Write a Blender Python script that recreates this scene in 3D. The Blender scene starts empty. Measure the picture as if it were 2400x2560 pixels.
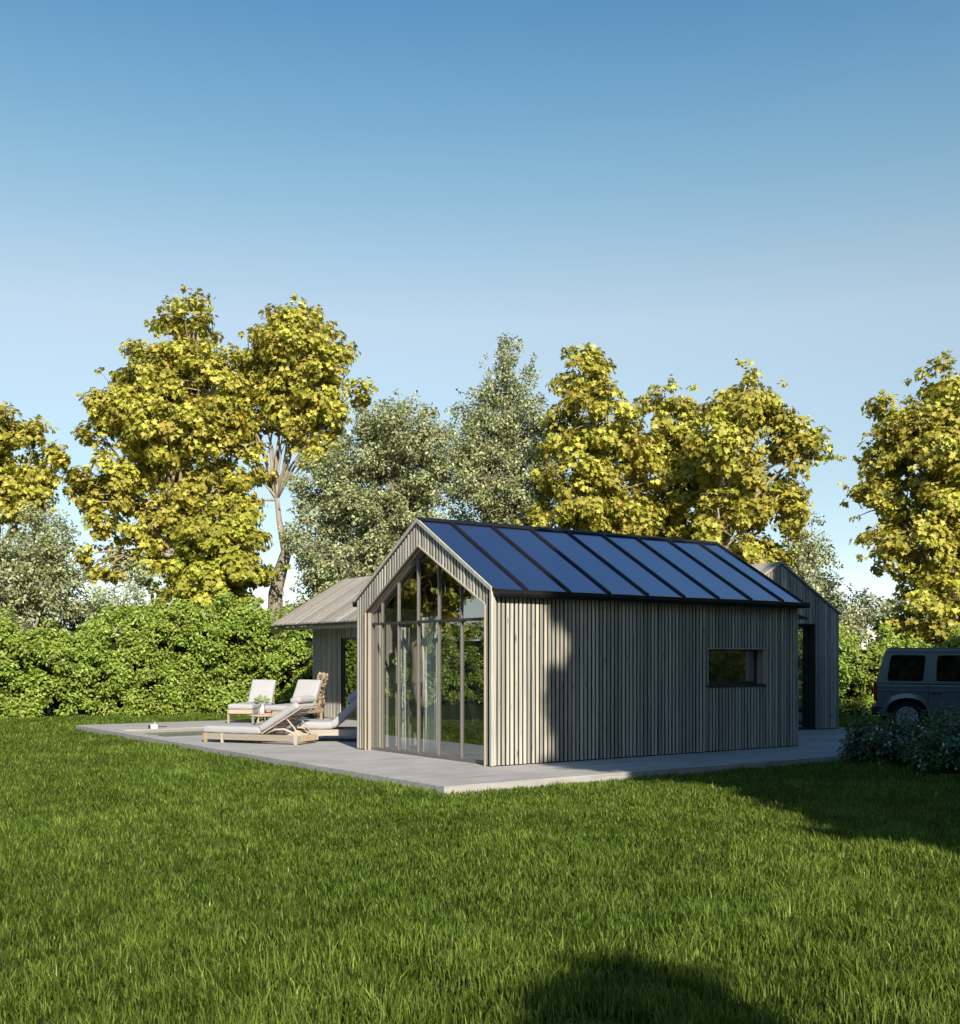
import bpy, bmesh, math, random
import numpy as np
from mathutils import Vector, Matrix

R = math.radians
random.seed(7)
rng = np.random.default_rng(11)
S = bpy.context.scene
COL = S.collection

# ---------------------------------------------------------------- frame of reference
# World X runs along the long wall of the cabin, world Y along its glazed gable,
# origin at the near corner of the cabin.  Grass is z = 0, the terrace is z = DZ.
TH = 0.6142
CT, ST = math.cos(TH), math.sin(TH)
VX, VY = 0.1793, 16.8916
DZ = 0.13
EYE = 1.73


def at(l, d, z=0.0):
    """plan position given as metres to the side of / away from the viewpoint"""
    a, b = l - VX, d - VY
    return Vector((a * CT + b * ST, -a * ST + b * CT, z))


def at_np(l, d):
    a, b = l - VX, d - VY
    return a * CT + b * ST, -a * ST + b * CT


def dirv(l, d):
    return Vector((l * CT + d * ST, -l * ST + d * CT, 0)).normalized()


# ---------------------------------------------------------------- object helpers
def tag(o, label=None, cat=None, group=None, kind=None):
    if label: o['label'] = label
    if cat: o['category'] = cat
    if group: o['group'] = group
    if kind: o['kind'] = kind
    return o


def thing(name, label, cat, loc=(0, 0, 0), rz=0.0, group=None):
    o = bpy.data.objects.new(name, None)
    o.empty_display_size = 0.2
    COL.objects.link(o)
    o.location = loc
    o.rotation_euler = (0, 0, rz)
    return tag(o, label, cat, group)


def link(name, me, mat=None, parent=None, smooth=False):
    o = bpy.data.objects.new(name, me)
    COL.objects.link(o)
    if mat is not None:
        me.materials.append(mat)
    if smooth:
        me.polygons.foreach_set('use_smooth', [True] * len(me.polygons))
    if parent is not None:
        o.parent = parent
    return o


class MB:
    """collects solids into one mesh; every solid carries its own random value"""

    def __init__(self):
        self.v, self.f, self.r = [], [], []

    def add(self, verts, faces, rnd=None):
        b = len(self.v)
        r = random.random() if rnd is None else rnd
        self.v += [tuple(p) for p in verts]
        self.r += [r] * len(verts)
        self.f += [tuple(i + b for i in f) for f in faces]

    def hexa(self, p, rnd=None):
        self.add(p, [(0, 3, 2, 1), (4, 5, 6, 7), (0, 1, 5, 4), (1, 2, 6, 5), (2, 3, 7, 6), (3, 0, 4, 7)], rnd)

    def box(self, x0, x1, y0, y1, z0, z1, rnd=None, M=None):
        p = [Vector(q) for q in ((x0, y0, z0), (x1, y0, z0), (x1, y1, z0), (x0, y1, z0),
                                 (x0, y0, z1), (x1, y0, z1), (x1, y1, z1), (x0, y1, z1))]
        if M is not None:
            p = [M @ q for q in p]
        self.hexa(p, rnd)

    def prism(self, poly, fn, a0, a1, rnd=None):
        """poly: 2D points; fn(p, a) -> 3D"""
        n = len(poly)
        vs = [fn(p, a0) for p in poly] + [fn(p, a1) for p in poly]
        fs = [tuple(range(n))[::-1], tuple(range(n, 2 * n))]
        for i in range(n):
            j = (i + 1) % n
            fs.append((i, j, n + j, n + i))
        self.add(vs, fs, rnd)

    def tube(self, pts, rad, n=7, rnd=None, cap=True):
        pts = [Vector(p) for p in pts]
        vs, fs = [], []
        up = Vector((0.13, 0.31, 0.94)).normalized()
        for i, p in enumerate(pts):
            a = pts[max(i - 1, 0)]
            b = pts[min(i + 1, len(pts) - 1)]
            t = (b - a).normalized()
            u = t.cross(up)
            if u.length < 0.05:
                u = t.cross(Vector((1, 0, 0)))
            u.normalize()
            w = t.cross(u)
            r = rad[i] if isinstance(rad, (list, tuple)) else rad
            for k in range(n):
                an = 2 * math.pi * k / n
                vs.append(p + u * math.cos(an) * r + w * math.sin(an) * r)
        for i in range(len(pts) - 1):
            for k in range(n):
                k2 = (k + 1) % n
                fs.append((i * n + k, i * n + k2, (i + 1) * n + k2, (i + 1) * n + k))
        if cap:
            fs.append(tuple(range(n))[::-1])
            fs.append(tuple(range((len(pts) - 1) * n, len(pts) * n)))
        self.add(vs, fs, rnd)

    def lathe(self, prof, c, n=24, M=None, rnd=None):
        """prof: (radius, z) list about the local z axis"""
        vs, fs = [], []
        for (r, z) in prof:
            for k in range(n):
                an = 2 * math.pi * k / n
                p = Vector((r * math.cos(an), r * math.sin(an), z))
                vs.append((M @ p if M is not None else p) + Vector(c))
        for i in range(len(prof) - 1):
            for k in range(n):
                k2 = (k + 1) % n
                fs.append((i * n + k, i * n + k2, (i + 1) * n + k2, (i + 1) * n + k))
        fs.append(tuple(range(n))[::-1])
        fs.append(tuple(range((len(prof) - 1) * n, len(prof) * n)))
        self.add(vs, fs, rnd)

    def build(self, name, mat, parent=None, bevel=0.0, smooth=False, seg=2):
        me = bpy.data.meshes.new(name)
        me.from_pydata(self.v, [], self.f)
        a = me.attributes.new('rnd', 'FLOAT', 'POINT')
        a.data.foreach_set('value', self.r)
        bm = bmesh.new()
        bm.from_mesh(me)
        bmesh.ops.recalc_face_normals(bm, faces=bm.faces)
        bm.to_mesh(me)
        bm.free()
        me.update()
        o = link(name, me, mat, parent, smooth)
        if bevel:
            m = o.modifiers.new('bevel', 'BEVEL')
            m.width = bevel
            m.segments = seg
            m.limit_method = 'ANGLE'
            m.angle_limit = R(40)
        return o


def np_mesh(name, verts, loops, starts, attrs, mat, parent=None, smooth=False):
    me = bpy.data.meshes.new(name)
    me.vertices.add(len(verts))
    me.vertices.foreach_set('co', np.ascontiguousarray(verts, np.float32).ravel())
    me.loops.add(len(loops))
    me.loops.foreach_set('vertex_index', np.ascontiguousarray(loops, np.int32))
    me.polygons.add(len(starts))
    me.polygons.foreach_set('loop_start', np.ascontiguousarray(starts, np.int32))
    for k, val in attrs.items():
        a = me.attributes.new(k, 'FLOAT', 'POINT')
        a.data.foreach_set('value', np.ascontiguousarray(val, np.float32))
    me.update(calc_edges=True)
    return link(name, me, mat, parent, smooth)


# ---------------------------------------------------------------- materials
class N:
    def __init__(self, name):
        self.m = bpy.data.materials.new(name)
        self.m.use_nodes = True
        self.t = self.m.node_tree
        self.t.nodes.clear()
        self.out = self.t.nodes.new('ShaderNodeOutputMaterial')

    def n(self, typ, **kw):
        nd = self.t.nodes.new(typ)
        for k, v in kw.items():
            if k in nd.inputs.keys():
                nd.inputs[k].default_value = v
            else:
                setattr(nd, k, v)
        return nd

    def l(self, a, b):
        self.t.links.new(a, b)

    def attr(self, name):
        return self.n('ShaderNodeAttribute', attribute_name=name).outputs['Fac']

    def ramp(self, fac, stops):
        r = self.n('ShaderNodeValToRGB')
        e = r.color_ramp.elements
        while len(e) > 1:
            e.remove(e[-1])
        e[0].position, e[0].color = stops[0][0], (*stops[0][1], 1)
        for p, c in stops[1:]:
            x = e.new(p)
            x.color = (*c, 1)
        self.l(fac, r.inputs['Fac'])
        return r.outputs['Color']

    def coords(self, scale=(1, 1, 1), kind='Object'):
        tc = self.n('ShaderNodeTexCoord')
        mp = self.n('ShaderNodeMapping')
        mp.inputs['Scale'].default_value = scale
        self.l(tc.outputs[kind], mp.inputs['Vector'])
        return mp.outputs['Vector']

    def noise(self, scale=5, detail=4, vec=None, w=None, rough=0.6, dist=0.0):
        nd = self.n('ShaderNodeTexNoise')
        nd.inputs['Scale'].default_value = scale
        nd.inputs['Detail'].default_value = detail
        nd.inputs['Roughness'].default_value = rough
        nd.inputs['Distortion'].default_value = dist
        if w is not None:
            nd.noise_dimensions = '4D'
            self.l(w, nd.inputs['W'])
        if vec is not None:
            self.l(vec, nd.inputs['Vector'])
        return nd.outputs['Fac']

    def math(self, op, a, b=None, c=None):
        nd = self.n('ShaderNodeMath', operation=op)
        for i, x in enumerate((a, b, c)):
            if x is None: continue
            if isinstance(x, (int, float)):
                nd.inputs[i].default_value = x
            else:
                self.l(x, nd.inputs[i])
        return nd.outputs[0]

    def mix(self, a, b, fac, blend='MIX'):
        nd = self.n('ShaderNodeMix', data_type='RGBA', blend_type=blend)
        if isinstance(fac, (int, float)):
            nd.inputs[0].default_value = fac
        else:
            self.l(fac, nd.inputs[0])
        for i, x in ((6, a), (7, b)):
            if isinstance(x, tuple):
                nd.inputs[i].default_value = (*x, 1)
            else:
                self.l(x, nd.inputs[i])
        return nd.outputs[2]

    def bump(self, h, strength=0.3, dist=0.01):
        b = self.n('ShaderNodeBump')
        b.inputs['Strength'].default_value = strength
        b.inputs['Distance'].default_value = dist
        self.l(h, b.inputs['Height'])
        return b.outputs['Normal']

    def bsdf(self, color, rough=0.6, spec=0.3, metal=0.0, normal=None, **kw):
        p = self.n('ShaderNodeBsdfPrincipled')
        if isinstance(color, tuple):
            p.inputs['Base Color'].default_value = (*color, 1)
        else:
            self.l(color, p.inputs['Base Color'])
        if isinstance(rough, (int, float)):
            p.inputs['Roughness'].default_value = rough
        else:
            self.l(rough, p.inputs['Roughness'])
        p.inputs['Specular IOR Level'].default_value = spec
        p.inputs['Metallic'].default_value = metal
        for k, v in kw.items():
            p.inputs[k].default_value = v
        if normal is not None:
            self.l(normal, p.inputs['Normal'])
        return p.outputs[0]

    def done(self, sh):
        self.l(sh, self.out.inputs['Surface'])
        return self.m


def wood(name, light, dark, grain=1.0, knots=True, rough=0.75, axis=2, tint=(0.30, 0.34, 0.33), gap=0.5):
    k = N(name)
    rnd = k.attr('rnd')
    sc = [26.0, 26.0, 26.0]
    sc[axis] = 1.1
    vec = k.coords(tuple(sc))
    w = k.math('MULTIPLY', rnd, 40.0)
    g = k.noise(1.0 * grain, 6, vec, w, 0.7, 0.4)
    col = k.ramp(g, [(0.25, dark), (0.5, tuple((a + b) / 2 for a, b in zip(light, dark))), (0.72, light)])
    sc2 = [9.0, 9.0, 9.0]
    sc2[axis] = 0.5
    blot = k.noise(1.0, 3, k.coords(tuple(sc2)), w, 0.6)
    col = k.mix(col, tint, k.math('MULTIPLY', k.ramp_fac(blot, 0.45, 0.75), gap))
    val = k.math('MULTIPLY_ADD', rnd, 0.55, 0.68)
    hsv = k.n('ShaderNodeHueSaturation')
    k.l(col, hsv.inputs['Color'])
    k.l(val, hsv.inputs['Value'])
    sat = k.math('FRACT', k.math('MULTIPLY', rnd, 7.3))
    k.l(k.math('MULTIPLY_ADD', sat, 0.7, 0.6), hsv.inputs['Saturation'])
    col = hsv.outputs['Color']
    if knots:
        sc3 = [14.0, 14.0, 14.0]
        sc3[axis] = 3.2
        vo = k.n('ShaderNodeTexVoronoi', voronoi_dimensions='4D')
        vo.inputs['Scale'].default_value = 0.8
        k.l(k.coords(tuple(sc3)), vo.inputs['Vector'])
        k.l(w, vo.inputs['W'])
        kn = k.ramp_fac(vo.outputs['Distance'], 0.22, 0.08)
        col = k.mix(col, tuple(c * 0.35 for c in dark), k.math('MULTIPLY', kn, 0.8))
    nrm = k.bump(g, 0.55, 0.008)
    return k.done(k.bsdf(col, rough, 0.25, normal=nrm))


def _ramp_fac(self, fac, a, b):
    m = self.n('ShaderNodeMapRange')
    m.inputs['From Min'].default_value = a
    m.inputs['From Max'].default_value = b
    self.l(fac, m.inputs['Value'])
    return m.outputs[0]


N.ramp_fac = _ramp_fac


def leafmat(name, cols, trans=0.35, rough=0.45, spec=0.35, tcol=None):
    k = N(name)
    rnd, tone = k.attr('rnd'), k.attr('tone')
    c = k.ramp(rnd, cols)
    hs = k.n('ShaderNodeHueSaturation')
    k.l(c, hs.inputs['Color'])
    k.l(k.math('MULTIPLY_ADD', tone, 0.5, 0.75), hs.inputs['Value'])
    k.l(k.math('MULTIPLY_ADD', tone, 0.035, 0.4825), hs.inputs['Hue'])
    c = hs.outputs['Color']
    p = k.bsdf(c, rough, spec)
    tr = k.n('ShaderNodeBsdfTranslucent')
    k.l(k.mix(c, tcol or (0.5, 0.6, 0.08), 0.25), tr.inputs['Color'])
    mx = k.n('ShaderNodeMixShader')
    mx.inputs[0].default_value = trans
    k.l(p, mx.inputs[1])
    k.l(tr.outputs[0], mx.inputs[2])
    return k.done(mx.outputs[0])


def plain(name, col, rough=0.5, spec=0.4, metal=0.0, var=0.12, scale=6.0, bump=0.0, bscale=60.0, **kw):
    k = N(name)
    v = k.coords((1, 1, 1))
    nz = k.noise(scale, 4, v)
    c = k.mix(tuple(x * (1 - var) for x in col), tuple(min(1, x * (1 + var)) for x in col), nz)
    nrm = None
    if bump:
        nrm = k.bump(k.noise(bscale, 3, v), bump, 0.004)
    return k.done(k.bsdf(c, rough, spec, metal, nrm, **kw))


def glassmat(name, refl=0.3, tint=(0.82, 0.88, 0.86)):
    k = N(name)
    tr = k.n('ShaderNodeBsdfTransparent')
    tr.inputs['Color'].default_value = (*tint, 1)
    gl = k.n('ShaderNodeBsdfGlossy')
    gl.inputs['Roughness'].default_value = 0.0
    gl.inputs['Color'].default_value = (0.93, 0.97, 1.0, 1)
    wav = k.noise(1.3, 2, k.coords((1, 1, 1)))
    k.l(k.bump(wav, 0.05, 0.02), gl.inputs['Normal'])
    lw = k.n('ShaderNodeLayerWeight')
    lw.inputs['Blend'].default_value = 0.5
    fac = k.math('MULTIPLY_ADD', k.math('POWER', lw.outputs['Facing'], 4.0), 0.9, refl)
    mx = k.n('ShaderNodeMixShader')
    k.l(k.math('MINIMUM', fac, 1.0), mx.inputs[0])
    k.l(tr.outputs[0], mx.inputs[1])
    k.l(gl.outputs[0], mx.inputs[2])
    return k.done(mx.outputs[0])


M = {}
M['slat'] = wood('weathered_slat', (0.58, 0.545, 0.46), (0.28, 0.265, 0.23), tint=(0.27, 0.315, 0.32), gap=0.6)
M['slat2'] = wood('weathered_board', (0.46, 0.42, 0.37), (0.22, 0.20, 0.18), tint=(0.28, 0.29, 0.29))
M['rplank'] = wood('roof_plank', (0.47, 0.42, 0.36), (0.24, 0.21, 0.18), axis=0, knots=False, tint=(0.4, 0.38, 0.35))
M['lining'] = wood('lining_board', (0.50, 0.44, 0.35), (0.30, 0.25, 0.19), knots=False, tint=(0.38, 0.34, 0.28), gap=0.3)
M['teak'] = wood('teak', (0.52, 0.44, 0.34), (0.34, 0.27, 0.19), knots=False, tint=(0.45, 0.39, 0.32), gap=0.3, axis=0)
M['brown'] = wood('walnut', (0.26, 0.14, 0.07), (0.11, 0.055, 0.028), knots=False, tint=(0.2, 0.1, 0.05), gap=0.3, axis=0)
M['backing'] = plain('black_membrane', (0.009, 0.009, 0.009), 0.95, 0.05)
M['metal'] = plain('dark_roof_metal', (0.012, 0.0125, 0.015), 0.45, 0.3, 0.0)
M['frame'] = plain('anodised_frame', (0.17, 0.16, 0.145), 0.4, 0.5, 0.2, 0.08)
M['dframe'] = plain('dark_frame', (0.035, 0.036, 0.04), 0.4, 0.5)
M['glass'] = glassmat('window_glass', 0.32, (0.88, 0.92, 0.91))
M['glass2'] = glassmat('side_window_glass', 0.58, (0.78, 0.82, 0.82))
M['inner'] = plain('inner_plaster', (0.55, 0.51, 0.45), 0.8, 0.2)
M['curtain'] = plain('curtain_cloth', (0.86, 0.85, 0.82), 0.9, 0.1, bump=0.2, var=0.03)
M['sofa'] = plain('sofa_cloth', (0.24, 0.25, 0.28), 0.9, 0.15, bump=0.3, bscale=200)
M['cushion'] = plain('outdoor_cloth', (0.40, 0.395, 0.41), 0.85, 0.15, var=0.05, bump=0.25, bscale=260)
M['pool'] = plain('pool_wall', (0.27, 0.245, 0.21), 0.6, 0.3)
M['white'] = plain('white_plastic', (0.78, 0.78, 0.76), 0.4, 0.4, var=0.03)
M['ceramic'] = plain('white_ceramic', (0.75, 0.73, 0.68), 0.25, 0.5, var=0.03)
M['red'] = plain('red_enamel', (0.5, 0.03, 0.05), 0.3, 0.5)
M['bark'] = wood('pale_bark', (0.46, 0.40, 0.31), (0.17, 0.14, 0.10), grain=0.5, knots=False, tint=(0.3, 0.29, 0.2), gap=0.4)
M['tyre'] = plain('tyre_rubber', (0.02, 0.02, 0.021), 0.8, 0.2, bump=0.3)
M['rim'] = plain('alloy', (0.55, 0.56, 0.58), 0.25, 0.5, 0.9)
M['black'] = plain('black_plastic', (0.02, 0.022, 0.028), 0.5, 0.4)
M['carglass'] = plain('privacy_glass', (0.004, 0.005, 0.006), 0.02, 0.45, var=0.0)
M['lamp'] = plain('red_lens', (0.35, 0.01, 0.012), 0.12, 0.6)
M['straw'] = plain('dry_straw', (0.46, 0.385, 0.275), 0.9, 0.1, var=0.3, scale=30)


def _paint():
    k = N('car_paint')
    nz = k.noise(600, 1, k.coords((1, 1, 1)))
    c = k.mix((0.11, 0.15, 0.155), (0.15, 0.19, 0.195), nz)
    return k.done(k.bsdf(c, 0.3, 0.5, 0.35, **{'Coat Weight': 0.6, 'Coat Roughness': 0.05}))


M['paint'] = _paint()


def _panel():
    k = N('blue_roof_panel')
    v = k.coords((1, 1, 1))
    rnd = k.attr('rnd')
    w = k.math('MULTIPLY', rnd, 30.0)
    big = k.noise(0.8, 3, v, w)
    c = k.mix((0.60, 0.46, 0.54), (0.76, 0.60, 0.68), big)
    # dust, bird marks and scratches with shapes of their own
    sp = k.noise(16, 6, v, w, 0.75, 0.6)
    sp2 = k.noise(2.0, 2, v, w)
    dust = k.math('MULTIPLY', k.ramp_fac(sp, 0.60, 0.68), k.ramp_fac(sp2, 0.48, 0.6))
    c = k.mix(c, (0.55, 0.62, 0.75), k.math('MULTIPLY', dust, 0.6))
    ro = k.math('MULTIPLY_ADD', sp, 0.12, 0.12)
    return k.done(k.bsdf(c, ro, 0.5, 1.0))


M['panel'] = _panel()


def _concrete(name, lo, hi, streak=True, bump=0.25):
    k = N(name)
    v = k.coords((1, 1, 1))
    a = k.noise(1.1, 5, v)
    c = k.mix(lo, hi, k.ramp_fac(a, 0.3, 0.7))
    if streak:
        s = k.noise(1.0, 6, k.coords((0.8, 13, 20)), rough=0.7)
        c = k.mix(c, tuple(x * 0.72 for x in lo), k.math('MULTIPLY', k.ramp_fac(s, 0.46, 0.70), 0.95))
    p = k.noise(42, 4, v, rough=0.7)
    c = k.mix(c, tuple(x * 0.6 for x in lo), k.math('MULTIPLY', k.ramp_fac(p, 0.6, 0.75), 0.5))
    return k.done(k.bsdf(c, 0.8, 0.25, normal=k.bump(k.math('ADD', p, a), bump, 0.006)))


M['deck'] = _concrete('terrace_concrete', (0.34, 0.33, 0.325), (0.45, 0.435, 0.43))
M['drive'] = _concrete('drive_gravel', (0.12, 0.115, 0.11), (0.19, 0.18, 0.17), False, 0.6)
M['ifloor'] = wood('interior_floor', (0.34, 0.32, 0.30), (0.2, 0.185, 0.17), knots=False, axis=0)


def _ground():
    k = N('lawn_soil')
    v = k.coords((1, 1, 1))
    a = k.noise(0.5, 5, v)
    b = k.noise(60, 5, v, rough=0.8)
    c = k.mix((0.024, 0.036, 0.008), (0.036, 0.055, 0.010), a)
    c = k.mix(c, (0.02, 0.04, 0.008), k.math('MULTIPLY', b, 0.6))
    return k.done(k.bsdf(c, 0.95, 0.1, normal=k.bump(b, 0.8, 0.03)))


M['ground'] = _ground()


def _water():
    k = N('pool_water')
    v = k.coords((1, 1, 1))
    a = k.noise(5.5, 4, v, dist=0.8)
    wv = k.bump(a, 0.6, 0.05)
    c = k.mix((0.003, 0.035, 0.03), (0.025, 0.13, 0.105), k.ramp_fac(k.noise(9, 3, v, dist=1.5), 0.42, 0.68))
    return k.done(k.bsdf(c, 0.1, 0.12, normal=wv, **{'IOR': 1.2}))


M['water'] = _water()

M['grass'] = leafmat('grass_blade', [(0.0, (0.026, 0.048, 0.006)), (0.45, (0.098, 0.155, 0.020)), (0.85, (0.26, 0.335, 0.055)), (1.0, (0.46, 0.48, 0.14))],
                     0.35, 0.5, 0.14)
M['maple'] = leafmat('maple_leaf', [(0.0, (0.20, 0.20, 0.022)), (0.45, (0.43, 0.41, 0.06)), (0.93, (0.62, 0.57, 0.13)), (1.0, (0.56, 0.38, 0.05))],
                     0.30, 0.5, 0.3, (0.6, 0.5, 0.05))
M['bushmaple'] = leafmat('yellow_bush_leaf', [(0.0, (0.22, 0.25, 0.03)), (0.6, (0.42, 0.42, 0.06)), (1.0, (0.55, 0.51, 0.09))],
                         0.30, 0.5, 0.3, (0.6, 0.5, 0.05))
M['olive'] = leafmat('grey_green_leaf', [(0.0, (0.14, 0.17, 0.07)), (0.5, (0.33, 0.36, 0.17)), (1.0, (0.56, 0.58, 0.32))], 0.25, 0.4, 0.45)
M['hedge'] = leafmat('hedge_leaf', [(0.0, (0.10, 0.17, 0.02)), (0.5, (0.26, 0.35, 0.05)), (1.0, (0.46, 0.53, 0.11))], 0.30, 0.4, 0.4)
M['shrub'] = leafmat('dark_shrub_leaf', [(0.0, (0.03, 0.075, 0.018)), (0.7, (0.075, 0.15, 0.04)), (1.0, (0.14, 0.22, 0.08))], 0.15, 0.3, 0.5)
M['pale'] = leafmat('pale_leaf', [(0.0, (0.28, 0.36, 0.14)), (1.0, (0.60, 0.64, 0.42))], 0.35, 0.4, 0.4)
M['petal'] = plain('white_petal', (0.62, 0.66, 0.62), 0.6, 0.2)
M['core'] = plain('dark_hedge_core', (0.02, 0.028, 0.010), 0.95, 0.05, var=0.4, scale=9)  # near-black core colour stands in for shade inside the hedges

# ---------------------------------------------------------------- foliage
MAPLE = np.array([(0, 0, 0), (0, 1.0, -0.06),
                  (.20, -.10, .05), (.50, .05, .12), (.34, .24, .07), (.66, .56, .20), (.30, .58, .08), (.20, .76, .03),
                  (-.20, -.10, .05), (-.50, .05, .12), (-.34, .24, .07), (-.66, .56, .20), (-.30, .58, .08), (-.20, .76, .03)], np.float32)
MAPLE_F = [(0, 2, 3, 4, 5, 6, 7, 1), (0, 1, 13, 12, 11, 10, 9, 8)]
OVAL = np.array([(0, 0, 0), (.30, .45, .08), (0, 1, -.03), (-.30, .45, .08)], np.float32)
OVAL_F = [(0, 1, 2), (0, 2, 3)]
OVAL6 = np.array([(0, 0, 0), (.24, .25, .05), (.26, .62, .06), (0, 1, -.05), (-.26, .62, .06), (-.24, .25, .05)], np.float32)
OVAL6_F = [(0, 1, 2, 3), (0, 3, 4, 5)]
SHAPES = {'maple': (MAPLE, MAPLE_F), 'oval': (OVAL, OVAL_F), 'oval6': (OVAL6, OVAL6_F)}


def leaves(name, P, Nn, A, size, shape, mat, parent, tone, rndv=None):
    """P positions, Nn normals, A axes (all n x 3)"""
    T, F = SHAPES[shape]
    n = len(P)
    Nn = Nn / np.linalg.norm(Nn, axis=1, keepdims=True)
    A = A - Nn * np.sum(A * Nn, 1, keepdims=True)
    A /= np.linalg.norm(A, axis=1, keepdims=True) + 1e-9
    B = np.cross(A, Nn)
    k = len(T)
    V = P[:, None, :] + size[:, None, None] * (T[None, :, 0:1] * B[:, None, :] + T[None, :, 1:2] * A[:, None, :] + T[None, :, 2:3] * Nn[:, None, :])
    flat = np.concatenate([np.array(f) for f in F])
    lens = np.array([len(f) for f in F])
    loops = (flat[None, :] + (np.arange(n) * k)[:, None]).ravel()
    st = np.concatenate([[0], np.cumsum(lens)[:-1]])
    starts = (st[None, :] + (np.arange(n) * lens.sum())[:, None]).ravel()
    if rndv is None:
        rndv = rng.random(n)
    return np_mesh(name, V.reshape(-1, 3), loops, starts, {'rnd': np.repeat(rndv, k), 'tone': np.repeat(tone, k)}, mat, parent)


def cluster_leaves(C, rad, per, size, flat=0.7, up=0.7, out=0.8, jit=0.55, droop=0.5, centre=None):
    """leaves gathered round cluster centres C (n x 3)"""
    n = len(C)
    per = np.broadcast_to(per, (n,)).astype(int)
    idx = np.repeat(np.arange(n), per)
    m = len(idx)
    d = rng.normal(size=(m, 3))
    d /= np.linalg.norm(d, axis=1, keepdims=True)
    r = rng.random(m) ** 0.45
    off = d * r[:, None] * np.asarray(rad)[idx][:, None]
    off[:, 2] *= flat
    P = C[idx] + off
    o = d.copy()
    if centre is not None:
        g = (C - centre)[idx]
        g /= np.linalg.norm(g, axis=1, keepdims=True) + 1e-6
        o = o * 0.6 + g * 0.6
    Nn = o * out + np.array([0, 0, up]) + rng.normal(size=(m, 3)) * jit
    A = o * 0.6 + np.array([0, 0, -droop]) + rng.normal(size=(m, 3)) * 0.5
    sz = size * (0.65 + 0.7 * rng.random(m))
    tone = np.clip(rng.random(n)[idx] * 0.7 + 0.3 * rng.random(m), 0, 1)
    return P, Nn, A, sz, tone


def lobe_clusters(lobes, dens, rmin, rmax, stray=0.25):
    C, Rr, G = [], [], []
    for (c, r) in lobes:
        vol = 4.19 * r[0] * r[1] * r[2]
        n = max(4, int(vol * dens))
        d = rng.normal(size=(n, 3))
        d /= np.linalg.norm(d, axis=1, keepdims=True)
        q = rng.random(n) ** 0.42
        C.append(np.array(c) + d * q[:, None] * np.array(r) * 0.9)
        Rr.append(rmin + (rmax - rmin) * rng.random(n))
        G.append(np.repeat([c], n, 0))
        k = int(n * stray)
        d = rng.normal(size=(k, 3))
        d /= np.linalg.norm(d, axis=1, keepdims=True)
        C.append(np.array(c) + d * (0.95 + 0.12 * rng.random((k, 1))) * np.array(r))
        Rr.append(np.full(k, rmin * 0.55))
        G.append(np.repeat([c], k, 0))
    return np.concatenate(C), np.concatenate(Rr), np.concatenate(G)


def curve_pts(a, b, n=5, sag=0.12):
    a, b = Vector(a), Vector(b)
    L = (b - a).length
    out = []
    j = Vector((random.uniform(-1, 1), random.uniform(-1, 1), random.uniform(0, 1))) * sag * L
    for i in range(n + 1):
        t = i / n
        out.append(a.lerp(b, t) + j * (4 * t * (1 - t)) + Vector((random.uniform(-1, 1), random.uniform(-1, 1), 0)) * 0.02 * L * (0 < i < n))
    return out


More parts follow.
